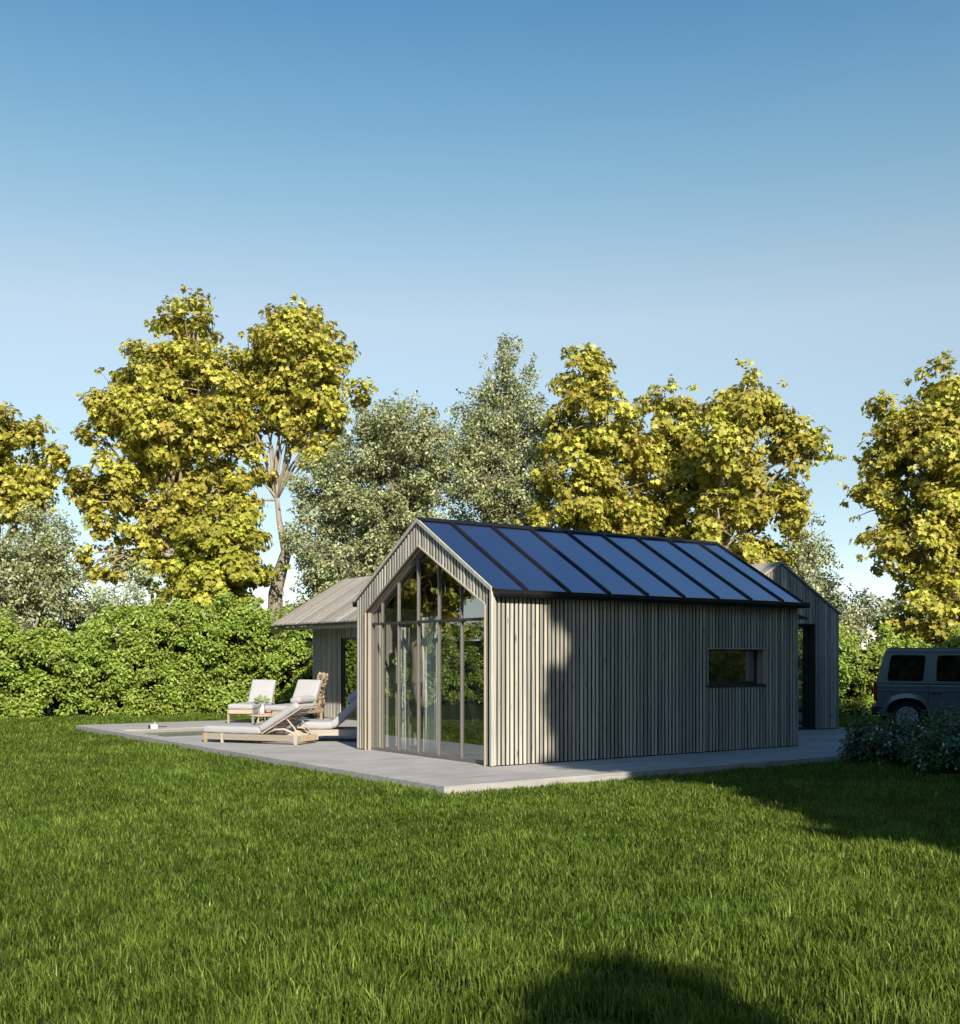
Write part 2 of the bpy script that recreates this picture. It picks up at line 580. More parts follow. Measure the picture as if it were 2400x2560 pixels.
def tree(name, label, cat, group, kind, d, lobes, trunk, fork, per=1.0, dens=None, rt=0.2, size=None, mat=None, bark='bark', twigs=1.0, depth=1.0, back=0.0):
    """lobes: (side, height, radius across, radius up) in metres at distance d; trunk: (side, z) of the foot"""
    if back:
        q_ = (d + back) / d
        lobes = [(l * q_, EYE + (z - EYE) * q_, rx * q_, rz * q_) for (l, z, rx, rz) in lobes]
        trunk = (trunk[0] * q_, 0)
        if not isinstance(fork, (int, float)):
            fork = [(l * q_, EYE + (z - EYE) * q_ if z > 0 else z, r * q_) for (l, z, r) in fork]
        d = d + back
    base = at(trunk[0], d)
    t = thing(name, label, cat, base, 0, group)
    L = []
    for (l, z, rx, rz) in lobes:
        p = at(l, d + random.uniform(-0.5, 0.5) * depth * rx) - base
        L.append(((p.x, p.y, z), (rx * (1.08 if kind == 'maple' else 1.2), rx * 1.1, rz * 1.12)))
    if kind == 'maple':
        C, rr, G = lobe_clusters(L, dens or 3.0, 0.26, 0.52, 0.4)
        n = np.maximum(5, (100 * per * (rr / 0.5) ** 2)).astype(int)
        P, Nn, A, sz, tone = cluster_leaves(C, rr, n, size or 0.148, 0.75, 0.45, 1.0, 0.4, 0.65, G)
        leaves('crown', P, Nn, A, sz, 'maple', mat or M['maple'], t, tone)
    else:
        C, rr, G = lobe_clusters(L, dens or 4.2, 0.22, 0.44, 0.5)
        n = np.maximum(8, (125 * per * (rr / 0.35) ** 2)).astype(int)
        P, Nn, A, sz, tone = cluster_leaves(C, rr, n, size or 0.115, 0.9, 0.5, 0.8, 0.7, 0.2, G)
        leaves('crown', P, Nn, A, sz, 'oval', mat or M['olive'], t, tone)
    mb = MB()
    if isinstance(fork, (int, float)):
        fk = Vector((random.uniform(-.2, .2), random.uniform(-.2, .2), fork))
        mb.tube(curve_pts((0, 0, -0.1), fk, 6, 0.04), [rt * (1.0 - 0.45 * i / 6) for i in range(7)], 10)
    else:
        pts = []
        for (l, z, _r) in fork:
            p = at(l, d) - base
            pts.append(Vector((p.x, p.y, z)))
        mb.tube(pts, [f[2] for f in fork], 10)
        fk = pts[-1]
    for (c, r) in L:
        c = Vector(c)
        mid = fk.lerp(c, 0.55) + Vector((0, 0, 0.1 * (c - fk).length))
        ln = (c - fk).length
        mb.tube(curve_pts(fk + Vector((0, 0, -0.05)), mid, 4, 0.06) + curve_pts(mid, c + Vector((0, 0, r[2] * 0.5)), 4, 0.06)[1:],
                [rt * 0.36 * (1 - 0.1 * i) for i in range(9)], 7)
        sel = [q for q in range(len(C)) if (G[q] == np.array(c)).all() or np.linalg.norm(G[q] - np.array(c)) < 1e-4]
        random.shuffle(sel)
        for q in sel[:int(len(sel) * 0.4 * twigs)]:
            e = Vector(C[q])
            s = mid.lerp(c, random.uniform(0.0, 1.0))
            mb.tube(curve_pts(s, e, 3, 0.08), [rt * 0.11, rt * 0.09, rt * 0.07, rt * 0.03], 5, cap=False)
    mb.build('trunk', M[bark], t, smooth=True)
    return t


# ---------------------------------------------------------------- ground, terrace, drive
g = MB()
g.box(-400, 400, -400, 400, -1.5, 0.0)
tag(g.build('ground', M['ground']), kind='structure')


def slab(name, xs, ys, cells, z0, z1, mat):
    mb = MB()
    v = {}
    vs, fs = [], []

    def vid(i, j, z):
        if (i, j, z) not in v:
            v[(i, j, z)] = len(vs)
            vs.append((xs[i], ys[j], z))
        return v[(i, j, z)]
    for (i, j) in cells:
        fs.append((vid(i, j, z1), vid(i + 1, j, z1), vid(i + 1, j + 1, z1), vid(i, j + 1, z1)))
        for (a, b, c, dd, nb) in ((i, j, i + 1, j, (i, j - 1)), (i + 1, j, i + 1, j + 1, (i + 1, j)),
                                  (i + 1, j + 1, i, j + 1, (i, j + 1)), (i, j + 1, i, j, (i - 1, j))):
            if nb not in cells:
                fs.append((vid(a, b, z0), vid(c, dd, z0), vid(c, dd, z1), vid(a, b, z1)))
    mb.add(vs, fs)
    return mb.build(name, mat)


xs = [-2.0, -1.68, 1.75, 8.0, 12.2]
ys = [-1.75, 4.6, 9.07, 11.75, 14.2]
cells = [(i, j) for i in range(4) for j in range(4) if not (i == 1 and j == 2) and not (i == 3 and j > 0)]
terr = slab('terrace', xs, ys, cells, -0.6, DZ, M['deck'])
tag(terr, kind='structure')
bv = terr.modifiers.new('bevel', 'BEVEL')
bv.width = 0.008
bv.segments = 2
bv.limit_method = 'ANGLE'

g = MB()
g.box(12.21, 30, -6.5, 4.2, -0.5, 0.02)
tag(g.build('driveway', M['drive']), kind='structure')

# swimming pool
pool = thing('swimming_pool', 'small sunken pool with green water near the far left corner of the terrace', 'swimming pool', (0, 10.4, 0))
g = MB()
x0, x1, y0, y1 = -1.66, 1.73, -1.31, 1.33
g.box(x0, x1, y1 - 0.02, y1, -1.2, DZ - 0.03)
g.box(x0, x1, y0, y0 + 0.02, -1.2, DZ - 0.03)
g.box(x0, x0 + 0.02, y0 + 0.02, y1 - 0.02, -1.2, DZ - 0.03)
g.box(x1 - 0.02, x1, y0 + 0.02, y1 - 0.02, -1.2, DZ - 0.03)
g.build('basin', M['pool'], pool)
g = MB()
g.box(x0 + 0.021, x1 - 0.021, y0 + 0.021, y1 - 0.021, -1.1, DZ - 0.085)
g.build('water', M['water'], pool)
sk = thing('pool_box', 'small white box with a spout standing on the far rim of the pool', 'pool box', (-0.95, 11.80, DZ))
sk.scale = (0.5, 0.5, 0.55)
g = MB()
g.box(-0.16, 0.16, -0.11, 0.11, 0, 0.17)
g.build('housing', M['white'], sk, 0.012)
g = MB()
g.tube([(0.05, 0, 0.17), (0.05, 0, 0.24), (0.09, -0.04, 0.29)], 0.012, 6)
g.build('spout', M['white'], sk)
g = MB()
g.box(0.165, 0.62, -0.02, 0.02, 0.06, 0.09)
g.build('pipe', M['black'], sk)
g = MB()
g.box(-0.2, -0.165, -0.1, 0.1, 0.0, 0.15)
g.build('bracket', M['black'], sk)


# ---------------------------------------------------------------- buildings
def slats(mb, p0, u, L, zlo, zhi, nrm, pitch=0.079, w=0.050, t=0.019, holes=(), irregular=0.2, wave=0.002):
    """vertical battens standing on a wall line. p0 (x,y), u, nrm unit 2-vectors; zlo/zhi functions of distance"""
    k = int(L / pitch)
    pitch = L / k
    for i in range(k):
        wv = w * (1 + irregular * (random.random() - 0.5))
        c = (i + 0.5) * pitch + (random.random() - 0.5) * 0.006
        a, b = c - wv / 2, c + wv / 2
        rn = random.random()
        spans = [(zlo, zhi)]
        for (h0, h1, hz0, hz1) in holes:
            if b > h0 and a < h1:
                spans = [(zlo, (lambda s, q=hz0: q)), ((lambda s, q=hz1: q), zhi)]
        for (f0, f1) in spans:
            if f1(c) - f0(c) < 0.02:
                continue
            tt = t * (0.8 + 0.4 * random.random())
            prof = [(a, 0.0), (b, 0.0), (b, tt * 0.7), (b - wv * 0.18, tt), (a + wv * 0.18, tt), (a, tt * 0.7)]
            zs = 3
            rings = []
            for q in range(zs + 1):
                jx = (random.random() - 0.5) * wave * 2
                ring = []
                for (s, o) in prof:
                    z = f0(s) + (f1(s) - f0(s)) * q / zs
                    ring.append((p0[0] + u[0] * (s + jx) + nrm[0] * o, p0[1] + u[1] * (s + jx) + nrm[1] * o, z))
                rings.append(ring)
            vs = [p for r_ in rings for p in r_]
            n6 = 6
            fs = [tuple(range(n6))[::-1], tuple(range(zs * n6, (zs + 1) * n6))]
            for q in range(zs):
                for m in range(n6):
                    m2 = (m + 1) % n6
                    fs.append((q * n6 + m, q * n6 + m2, (q + 1) * n6 + m2, (q + 1) * n6 + m))
            mb.add(vs, fs, rn)


LX, WY, EH, RH = 6.85, 4.08, 2.63, 3.83
MID = WY / 2


def zroof(y):
    return RH - (RH - EH) * abs(y - MID) / MID


cabin = thing('garden_cabin', 'grey slatted cabin with blue panel roof and tall glazed gable, nearest building on the terrace', 'cabin', (0, 0, DZ))

# structural shell (dark membrane behind the battens)
WX0, WX1, WZ0, WZ1 = 4.48, 5.95, 1.14, 1.77
sh = MB()
T = 0.16
sh.box(0.03, WX0, 0.0, T, 0.0, EH - 0.06)
sh.box(WX1, LX, 0.0, T, 0.0, EH - 0.06)
sh.box(WX0, WX1, 0.0, T, 0.0, WZ0)
sh.box(WX0, WX1, 0.0, T, WZ1, EH - 0.06)
sh.build('long_wall', M['backing'], cabin)
sl = MB()
slats(sl, (0.0, 0.0), (1, 0), LX, lambda s: 0.015, lambda s: EH - 0.07, (0, -1), holes=[(WX0, WX1, WZ0 - 0.03, WZ1)])
sl.build('long_wall_cladding', M['slat'], cabin)
sh = MB()
sh.box(0.03, LX, WY - T, WY, 0.0, EH - 0.06)
sh.build('rear_wall', M['backing'], cabin)
sl = MB()
slats(sl, (0.0, WY), (1, 0), LX, lambda s: 0.015, lambda s: EH - 0.07, (0, 1))
sl.build('rear_wall_cladding', M['slat'], cabin)
sh = MB()
ew = [(T, 0.0), (WY - T, 0.0), (WY - T, zroof(WY - T) - 0.1), (MID, RH - 0.1), (T, zroof(T) - 0.1)]
sh.prism(ew, lambda p, a: (a, p[0], p[1]), LX - T, LX)
sh.build('end_wall', M['backing'], cabin)
sl = MB()
slats(sl, (LX, 0.0), (0, 1), WY, lambda s: 0.015, lambda s: zroof(s) - 0.12, (1, 0))
sl.build('end_wall_cladding', M['slat'], cabin)
# inner lining: only what shows through the glass
sh = MB()
for (yy0, yy1) in ((T, T + 0.015), (WY - T - 0.015, WY - T)):
    if yy0 < 1:
        sh.box(0.2, WX0, yy0, yy1, 0.02, EH - 0.15)
        sh.box(WX1, LX - T - 0.02, yy0, yy1, 0.02, EH - 0.15)
        sh.box(WX0, WX1, yy0, yy1, 0.02, WZ0)
        sh.box(WX0, WX1, yy0, yy1, WZ1, EH - 0.15)
    else:
        sh.box(0.32, LX - T - 0.02, yy0, yy1, 0.02, EH - 0.15)
sh.prism([(T + 0.02, 0.02), (WY - T - 0.02, 0.02), (WY - T - 0.02, EH - 0.2), (MID, RH - 0.25), (T + 0.02, EH - 0.2)], lambda p, a: (a, p[0], p[1]), LX - T - 0.02, LX - T - 0.005)
sh.build('inner_lining', M['inner'], cabin)
fl = MB()
for i in range(24):
    w_ = (WY - 2 * T - 0.04) / 24
    fl.box(0.3, LX - T - 0.03, T + 0.02 + i * w_, T + 0.02 + (i + 1) * w_ - 0.004, 0.004, 0.02)
fl.build('floor', M['ifloor'], cabin)

# gable surround: a band of battens round the opening
IY0, IY1, IK, IA = 0.17, 3.74, 2.39, 3.40


def zin(y):
    m = MID - 0.02
    if y < m:
        return IK + (IA - IK) * (y - IY0) / (m - IY0)
    return IK + (IA - IK) * (IY1 - y) / (IY1 - m)


surr = MB()
DEP = 0.16
X0 = 0.0


def band(mb, pts_o, pts_i, xa, xb):
    for k in range(len(pts_o) - 1):
        o0, o1, i0, i1 = pts_o[k], pts_o[k + 1], pts_i[k], pts_i[k + 1]
        mb.hexa([(xa, *i0), (xb, *i0), (xb, *o0), (xa, *o0), (xa, *i1), (xb, *i1), (xb, *o1), (xa, *o1)])


po = [(0.0, 0.0), (0.0, EH - 0.05), (MID, RH - 0.05), (WY, EH - 0.05), (WY, 0.0)]
pi = [(IY0, 0.0), (IY0, IK), (MID - 0.02, IA), (IY1, IK), (IY1, 0.0)]
band(surr, po, pi, X0 + 0.003, X0 + 0.028)
surr.build('gable_backing', M['backing'], cabin)
sl = MB()
slats(sl, (X0, 0.0), (0, 1), WY, lambda s: (0.015 if (s < IY0 or s > IY1) else zin(s)), lambda s: zroof(s) - 0.035, (-1, 0), pitch=0.085, w=0.052, t=0.013)
sl.build('gable_cladding', M['slat'], cabin)
# boards lining the reveal of the opening
rv = MB()
nb = 3
for (a, b) in (((IY1, 0.0), (IY1, IK)), ((IY1, IK), (MID - 0.02, IA)), ((MID - 0.02, IA), (IY0, IK)), ((IY0, IK), (IY0, 0.0))):
    ay, az = a
    by, bz = b
    dy, dz = by - ay, bz - az
    ln = math.hypot(dy, dz)
    ny, nz = dz / ln, -dy / ln
    if (MID - ay) * ny + (1.5 - az) * nz > 0:
        ny, nz = -ny, -nz
    for q in range(nb):
        xa = X0 - 0.03 + (DEP + 0.04) * q / nb
        xb = X0 - 0.03 + (DEP + 0.04) * (q + 1) / nb - 0.004
        rv.hexa([(xa, ay, az), (xb, ay, az), (xb, ay + ny * 0.02, az + nz * 0.02), (xa, ay + ny * 0.02, az + nz * 0.02),
                 (xa, by, bz), (xb, by, bz), (xb, by + ny * 0.02, bz + nz * 0.02), (xa, by + ny * 0.02, bz + nz * 0.02)])
rv.build('reveal_lining', M['lining'], cabin)
cb = MB()
cb.box(X0 - 0.042, X0 - 0.002, -0.036, 0.012, 0.01, EH - 0.05)
cb.build('corner_board', M['slat'], cabin)

# glazed front
gf = MB()
GX = X0 + DEP - 0.03
FW = 0.034


def fbox(mb, y0, y1, z0a, z0b, z1a, z1b, xa=GX - 0.03, xb=GX + 0.03):
    mb.hexa([(xa, y0, z0a), (xb, y0, z0a), (xb, y1, z0b), (xa, y1, z0b), (xa, y0, z1a), (xb, y0, z1a), (xb, y1, z1b), (xa, y1, z1b)])


ys_m = [0.98, 1.62, 2.24, 2.86, 3.40]
fbox(gf, IY0, IY0 + FW, 0, 0, zin(IY0), zin(IY0 + FW))
fbox(gf, IY1 - FW, IY1, 0, 0, zin(IY1 - FW), zin(IY1))
gf.box(GX - 0.04, GX + 0.04, IY0 + FW, IY1 - FW, 0.0, 0.05)
fbox(gf, IY0 + FW, MID - 0.02, zin(IY0 + FW) - 0.05, IA - 0.05, zin(IY0 + FW), IA)
fbox(gf, MID - 0.02, IY1 - FW, IA - 0.05, zin(IY1 - FW) - 0.05, IA, zin(IY1 - FW))
front = gf.build('glazed_front', M['frame'], cabin, 0.004)
yb = [IY0 + FW] + ys_m + [IY1 - FW]
for y in ys_m:
    mm = MB()
    fbox(mm, y - 0.014, y + 0.014, 0.05, 0.05, zin(y - 0.014) - 0.05, zin(y + 0.014) - 0.05, GX - 0.03, GX + 0.03)
    mm.build('mullion', M['frame'], front, 0.004)
TZ = 2.19
mm = MB()
for i in range(6):
    mm.box(GX - 0.035, GX + 0.025, yb[i] + (0.014 if i else 0), yb[i + 1] - (0.014 if i < 5 else 0), TZ - 0.022, TZ + 0.022)
mm.build('transom', M['dframe'], front)
for i in range(6):
    a = yb[i] + (0.014 if i else 0)
    b = yb[i + 1] - (0.014 if i < 5 else 0)
    for (lo, hi) in ((0.05, TZ - 0.022), (TZ + 0.022, None)):
        mm = MB()
        if hi is None:
            tops = [(a, zin(a) - 0.05), (b, zin(b) - 0.05)]
            if a < MID - 0.02 < b:
                tops = [(a, zin(a) - 0.05), (MID - 0.02, IA - 0.05), (b, zin(b) - 0.05)]
        else:
            tops = [(a, hi), (b, hi)]
        poly = [(a, lo)] + tops + [(b, lo)]
        xo = random.uniform(-0.0015, 0.0015)
        yaw = random.uniform(-0.004, 0.004)
        vs = [(GX + xo + (p[0] - a) * yaw, p[0], p[1]) for p in poly]
        mm.add(vs, [tuple(range(len(vs)))])
        mm.build('pane', M['glass'], front)
hd = MB()
hd.box(GX - 0.085, GX - 0.065, 2.27, 2.29, 0.95, 1.2)
hd.box(GX - 0.07, GX - 0.04, 2.27, 2.29, 0.97, 0.99)
hd.box(GX - 0.07, GX - 0.04, 2.27, 2.29, 1.16, 1.18)
hd.build('handle', M['black'], front)

# side window in the long wall
sw = MB()
RD = 0.17
for (a0, a1, b0, b1) in ((WX0 + 0.0, WX0 + 0.05, WZ0, WZ1), (WX1 - 0.05, WX1, WZ0, WZ1), (WX0 + 0.05, WX1 - 0.05, WZ0, WZ0 + 0.045), (WX0 + 0.05, WX1 - 0.05, WZ1 - 0.045, WZ1)):
    sw.box(a0, a1, RD, RD + 0.05, b0, b1)
win = sw.build('window', M['dframe'], cabin)
mm = MB()
mm.add([(WX0 + 0.05, RD + 0.02, WZ0 + 0.045), (WX1 - 0.05, RD + 0.02, WZ0 + 0.045), (WX1 - 0.05, RD + 0.02, WZ1 - 0.045), (WX0 + 0.05, RD + 0.02, WZ1 - 0.045)], [(0, 1, 2, 3)])
mm.build('pane', M['glass2'], win)
mm = MB()
mm.box(WX0 + 0.002, WX1 - 0.002, -0.03, RD, WZ0 - 0.026, WZ0 - 0.001)
mm.box(WX0 + 0.01, WX1 - 0.01, -0.03, -0.022, WZ0 - 0.045, WZ0 - 0.027)
mm.build('sill', M['dframe'], win)
mm = MB()
for q in range(3):
    mm.box(WX1 - 0.018, WX1 - 0.001, -0.036 + q * 0.068, 0.028 + q * 0.068, WZ0, WZ1 - 0.019)
    mm.box(WX0 + 0.001, WX0 + 0.018, -0.036 + q * 0.068, 0.028 + q * 0.068, WZ0, WZ1 - 0.019)
mm.box(WX0, WX1, -0.036, RD, WZ1 - 0.018, WZ1 - 0.001)
mm.build('reveal', M['lining'], win)

# roof
SL = math.hypot(MID, RH - EH)
rt_ = MB()
EO = 0.08
sl_ = (RH - EH) / MID


def rz(y, off=0.0):
    return RH - sl_ * abs(y - MID) + off


XA, XB = -0.035, LX + 0.07
for sgn in (-1, 1):
    ye = MID + sgn * (MID + EO)
    rt_.hexa([(XA + 0.02, ye, rz(ye, -0.05)), (XB, ye, rz(ye, -0.05)), (XB, MID, RH - 0.05), (XA + 0.02, MID, RH - 0.05),
              (XA + 0.02, ye, rz(ye, 0.0)), (XB, ye, rz(ye, 0.0)), (XB, MID, RH), (XA + 0.02, MID, RH)])
roof = rt_.build('roof', M['metal'], cabin)
seams = [-0.01, 0.6, 1.42, 2.25, 3.08, 3.93, 4.78, 5.58, 6.32, LX + 0.05]
seams = [XA + 0.025] + [0.6 + 0.8225 * i for i in range(8)] + [XB - 0.025]
for i in range(9):
    for sgn in (-1, 1):
        mm = MB()
        ye = MID + sgn * (MID + EO - 0.02)
        yr = MID + sgn * 0.03
        a, b = seams[i] + 0.02, seams[i + 1] - 0.02
        mm.hexa([(a, ye, rz(ye, 0.002)), (b, ye, rz(ye, 0.002)), (b, yr, rz(yr, 0.002)), (a, yr, rz(yr, 0.002)),
                 (a, ye, rz(ye, 0.022)), (b, ye, rz(ye, 0.022)), (b, yr, rz(yr, 0.022)), (a, yr, rz(yr, 0.022))])
        mm.build('panel', M['panel'], roof)
for i, x in enumerate(seams):
    for sgn in (-1, 1):
        mm = MB()
        ye = MID + sgn * (MID + EO - 0.01)
        yr = MID + sgn * 0.02
        w1 = 0.026 if 0 < i < 9 else 0.02
        h = 0.05 if i else 0.025
        for (xa, xb, hh) in ((x - w1, x - 0.004, h), (x + 0.004, x + w1, h), (x - 0.004, x + 0.004, h * 0.6)):
            mm.hexa([(xa, ye, rz(ye, 0.001)), (xb, ye, rz(ye, 0.001)), (xb, yr, rz(yr, 0.001)), (xa, yr, rz(yr, 0.001)),
                     (xa, ye, rz(ye, hh)), (xb, ye, rz(ye, hh)), (xb, yr, rz(yr, hh)), (xa, yr, rz(yr, hh))])
        mm.build('seam', M['metal'], roof)
mm = MB()
mm.prism([(-0.07, -0.03), (0, 0.012), (0.07, -0.03), (0.07, -0.008), (0, 0.034), (-0.07, -0.008)], lambda p, a: (a, MID + p[0], RH + 0.02 + p[1]), XA, XB)
mm.build('ridge_cap', M['metal'], roof)
# pale verge board on top of the gable band
mm = MB()
for sgn in (-1, 1):
    ye = MID + sgn * (MID + 0.03)
    mm.hexa([(-0.045, ye, rz(ye, -0.035)), (-0.016, ye, rz(ye, -0.035)), (-0.016, MID, RH - 0.035), (-0.045, MID, RH - 0.035),
             (-0.045, ye, rz(ye, 0.03)), (-0.016, ye, rz(ye, 0.03)), (-0.016, MID, RH + 0.03), (-0.045, MID, RH + 0.03)], 0.9)
mm.build('verge_board', M['slat'], roof)
for sgn in (-1, 1):
    mm = MB()
    yc = MID + sgn * (MID + EO + 0.055)
    prof = [(-0.06, 0.035), (-0.06, -0.02), (-0.035, -0.06), (0.035, -0.06), (0.06, -0.02), (0.06, 0.035), (0.05, 0.035), (0.05, -0.015), (0.03, -0.05), (-0.03, -0.05), (-0.05, -0.015), (-0.05, 0.035)]
    mm.prism(prof, lambda p, a: (a, yc + p[0], EH - 0.065 + p[1]), 0.02, XB + 0.03)
    mm.box(0.02, XB, yc - sgn * 0.062 - 0.01, yc - sgn * 0.062 + 0.01, EH - 0.13, EH - 0.075)
    mm.build('gutter', M['metal'], roof)

# ---- rear wings
def plank_slope(mb, xe, ze, xr, zr, y0, y1, t=0.035, pw=0.14):
    k = int((y1 - y0) / pw)
    pw = (y1 - y0) / k
    for i in range(k):
        a, b = y0 + i * pw, y0 + (i + 1) * pw - 0.007
        o = random.uniform(0, 0.008)
        e = random.uniform(-0.02, 0.02)
        mb.hexa([(xe + e, a, ze + o), (xr, a, zr + o), (xr, b, zr + o), (xe + e, b, ze + o),
                 (xe + e, a, ze + t + o), (xr, a, zr + t + o), (xr, b, zr + t + o), (xe + e, b, ze + t + o)])


west = thing('pool_house', 'wooden pool house with plank roof standing beyond the sun loungers', 'pool house', (0, 0, DZ))
wx0, wx1, wy0, wy1 = 4.45, 7.4, 8.2, 14.55
ex, rx_, ez, rz_ = 3.42, 5.6, 2.47, 3.78
mm = MB()
mm.box(wx0, wx0 + 0.15, wy0, 12.0, 0, 2.55)
mm.box(wx0, wx0 + 0.15, 12.9, wy1, 0, 2.55)
mm.box(wx0, wx0 + 0.15, 12.0, 12.9, 2.13, 2.55)
mm.box(wx1 - 0.15, wx1, wy0, wy1, 0, 2.4)
for yy in (wy0, wy1 - 0.15):
    mm.prism([(wx0 + 0.15, 0), (wx1 - 0.15, 0), (wx1 - 0.15, 2.55), (rx_, rz_ - 0.12), (wx0 + 0.15, 2.85)], lambda p, a: (p[0], a, p[1]), yy, yy + 0.15)
mm.build('wall', M['backing'], west)
sl = MB()
slats(sl, (wx0, wy0), (0, 1), wy1 - wy0, lambda s: 0.015, lambda s: 2.9, (-1, 0), holes=[(12.0 - wy0, 12.9 - wy0, 0.0, 2.13)], pitch=0.085)
zz = lambda s: 3.72 - abs(s + wx0 - rx_) * 0.6
slats(sl, (wx0, wy0), (1, 0), wx1 - wx0, lambda s: 0.015, lambda s: zz(s), (0, -1), pitch=0.085)
slats(sl, (wx0, wy1), (1, 0), wx1 - wx0, lambda s: 0.015, lambda s: zz(s), (0, 1), pitch=0.085)
sl.build('wall_cladding', M['slat'], west)
mm = MB()
plank_slope(mm, ex, ez, rx_, rz_, 7.7, 15.0)
plank_slope(mm, 2 * rx_ - ex, ez, rx_ + 0.002, rz_, 7.7, 15.0)
wroof = mm.build('roof', M['rplank'], west)
mm = MB()
mm.hexa([(ex + 0.05, 7.75, ez - 0.05 + 0.03), (rx_, 7.75, rz_ - 0.05), (rx_, 14.95, rz_ - 0.05), (ex + 0.05, 14.95, ez - 0.05 + 0.03),
         (ex + 0.05, 7.75, ez + 0.02), (rx_, 7.75, rz_ - 0.01), (rx_, 14.95, rz_ - 0.01), (ex + 0.05, 14.95, ez + 0.02)])
mm.build('soffit', M['lining'], wroof)
mm = MB()
mm.box(ex - 0.03, ex + 0.04, 7.7, 15.02, ez - 0.045, ez - 0.004)
mm.build('gutter', M['metal'], wroof)
mm = MB()
mm.box(ex + 0.16, ex + 0.2, 7.9, 14.85, ez - 0.13, ez - 0.05)
mm.build('fascia_board', M['slat2'], wroof)
# glazed door
dr = MB()
for (a0, a1, b0, b1) in ((12.0, 12.05, 0.0, 2.13), (12.85, 12.9, 0.0, 2.13), (12.05, 12.85, 0.0, 0.06), (12.05, 12.85, 2.07, 2.13)):
    dr.box(wx0 + 0.02, wx0 + 0.08, a0, a1, b0, b1)
door = dr.build('door', M['dframe'], west)
mm = MB()
mm.add([(wx0 + 0.05, 12.05, 0.06), (wx0 + 0.05, 12.85, 0.06), (wx0 + 0.05, 12.85, 2.07), (wx0 + 0.05, 12.05, 2.07)], [(0, 1, 2, 3)])
mm.build('pane', M['glass'], door)
mm = MB()
mm.box(wx0 - 0.02, wx0 + 0.02, 12.78, 12.80, 0.95, 1.12)
mm.build('handle', M['black'], door)

ea = thing('rear_wing', 'weathered board wing with a gable behind the far end of the blue roofed cabin', 'outbuilding', (0, 0, DZ))
ax0, ax1, ay0, ay1, arx = 7.8, 11.8, 2.9, 8.0, 9.8
aez, arz = 2.6, 3.66
za = lambda s: arz - 0.02 - abs(s + ax0 - arx) * (arz - aez) / 2.0
dX0, dX1, dz1 = 9.55, 10.92, 2.36
mm = MB()
mm.box(ax0, dX0, ay0, ay0 + 0.3, 0, 2.5)
mm.box(dX1, ax1, ay0, ay0 + 0.3, 0, 2.5)
mm.box(dX0, dX1, ay0, ay0 + 0.3, dz1, 2.5)
mm.prism([(ax0, 2.5), (ax1, 2.5), (ax1, aez - 0.03), (arx, arz - 0.05), (ax0, aez - 0.03)], lambda p, a: (p[0], a, p[1]), ay0, ay0 + 0.3)
mm.box(ax1 - 0.15, ax1, ay0 + 0.3, 3.4, 0, 2.55)
mm.box(ax1 - 0.15, ax1, 5.2, ay1, 0, 2.55)
mm.box(ax1 - 0.15, ax1, 3.4, 5.2, 2.35, 2.55)
mm.box(ax0, ax0 + 0.15, ay0 + 0.3, ay1, 0, 2.55)
mm.prism([(ax0, 0), (ax1, 0), (ax1, aez - 0.03), (arx, arz - 0.05), (ax0, aez - 0.03)], lambda p, a: (p[0], a, p[1]), ay1, ay1 + 0.15)
mm.build('wall', M['backing'], ea)
sl = MB()
slats(sl, (ax0, ay0), (1, 0), ax1 - ax0, lambda s: 0.015, za, (0, -1), pitch=0.105, w=0.088, t=0.014, holes=[(dX0 - ax0, dX1 - ax0, 0.0, dz1)])
slats(sl, (ax1, ay0), (0, 1), ay1 - ay0, lambda s: 0.015, lambda s: aez - 0.05, (1, 0), pitch=0.105, w=0.088, t=0.014, holes=[(3.4 - ay0, 5.2 - ay0, 0.0, 2.35)])
slats(sl, (ax0, ay0), (0, 1), ay1 - ay0, lambda s: 0.015, lambda s: aez - 0.05, (-1, 0), pitch=0.105, w=0.088, t=0.014)
sl.build('wall_cladding', M['slat2'], ea)
mm = MB()
plank_slope(mm, ax0 - 0.04, aez - 0.02, arx, arz, ay0 - 0.03, ay1 + 0.15, 0.03)
plank_slope(mm, ax1 + 0.04, aez - 0.02, arx + 0.002, arz, ay0 - 0.03, ay1 + 0.15, 0.03)
aroof = mm.build('roof', M['rplank'], ea)
mm = MB()
for (xe) in (ax0 - 0.05, ax1 + 0.05):
    mm.hexa([(xe, ay0 - 0.045, aez - 0.03), (arx, ay0 - 0.045, arz - 0.01), (arx, ay0 - 0.032, arz - 0.01), (xe, ay0 - 0.032, aez - 0.03),
             (xe, ay0 - 0.045, aez + 0.02), (arx, ay0 - 0.045, arz + 0.04), (arx, ay0 - 0.032, arz + 0.04), (xe, ay0 - 0.032, aez + 0.02)])
mm.build('verge', M['slat2'], aroof)
dr = MB()
RY = ay0 + 0.13
for (a0, a1, b0, b1) in ((dX0, dX0 + 0.06, 0.0, dz1), (dX1 - 0.06, dX1, 0.0, dz1), (dX0 + 0.06, dX1 - 0.06, 0.0, 0.07), (dX0 + 0.06, dX1 - 0.06, dz1 - 0.07, dz1)):
    dr.box(a0, a1, RY, RY + 0.05, b0, b1)
door = dr.build('door', M['dframe'], ea)
mm = MB()
mm.add([(dX0 + 0.06, RY + 0.02, 0.07), (dX1 - 0.06, RY + 0.02, 0.07), (dX1 - 0.06, RY + 0.02, dz1 - 0.07), (dX0 + 0.06, RY + 0.02, dz1 - 0.07)], [(0, 1, 2, 3)])
mm.build('pane', M['glass2'], door)
mm = MB()
mm.box(dX1 - 0.012, dX1 - 0.001, ay0 - 0.02, RY, 0.0, dz1 - 0.013)
mm.box(dX0, dX1 - 0.012, ay0 - 0.02, RY, dz1 - 0.012, dz1 - 0.001)
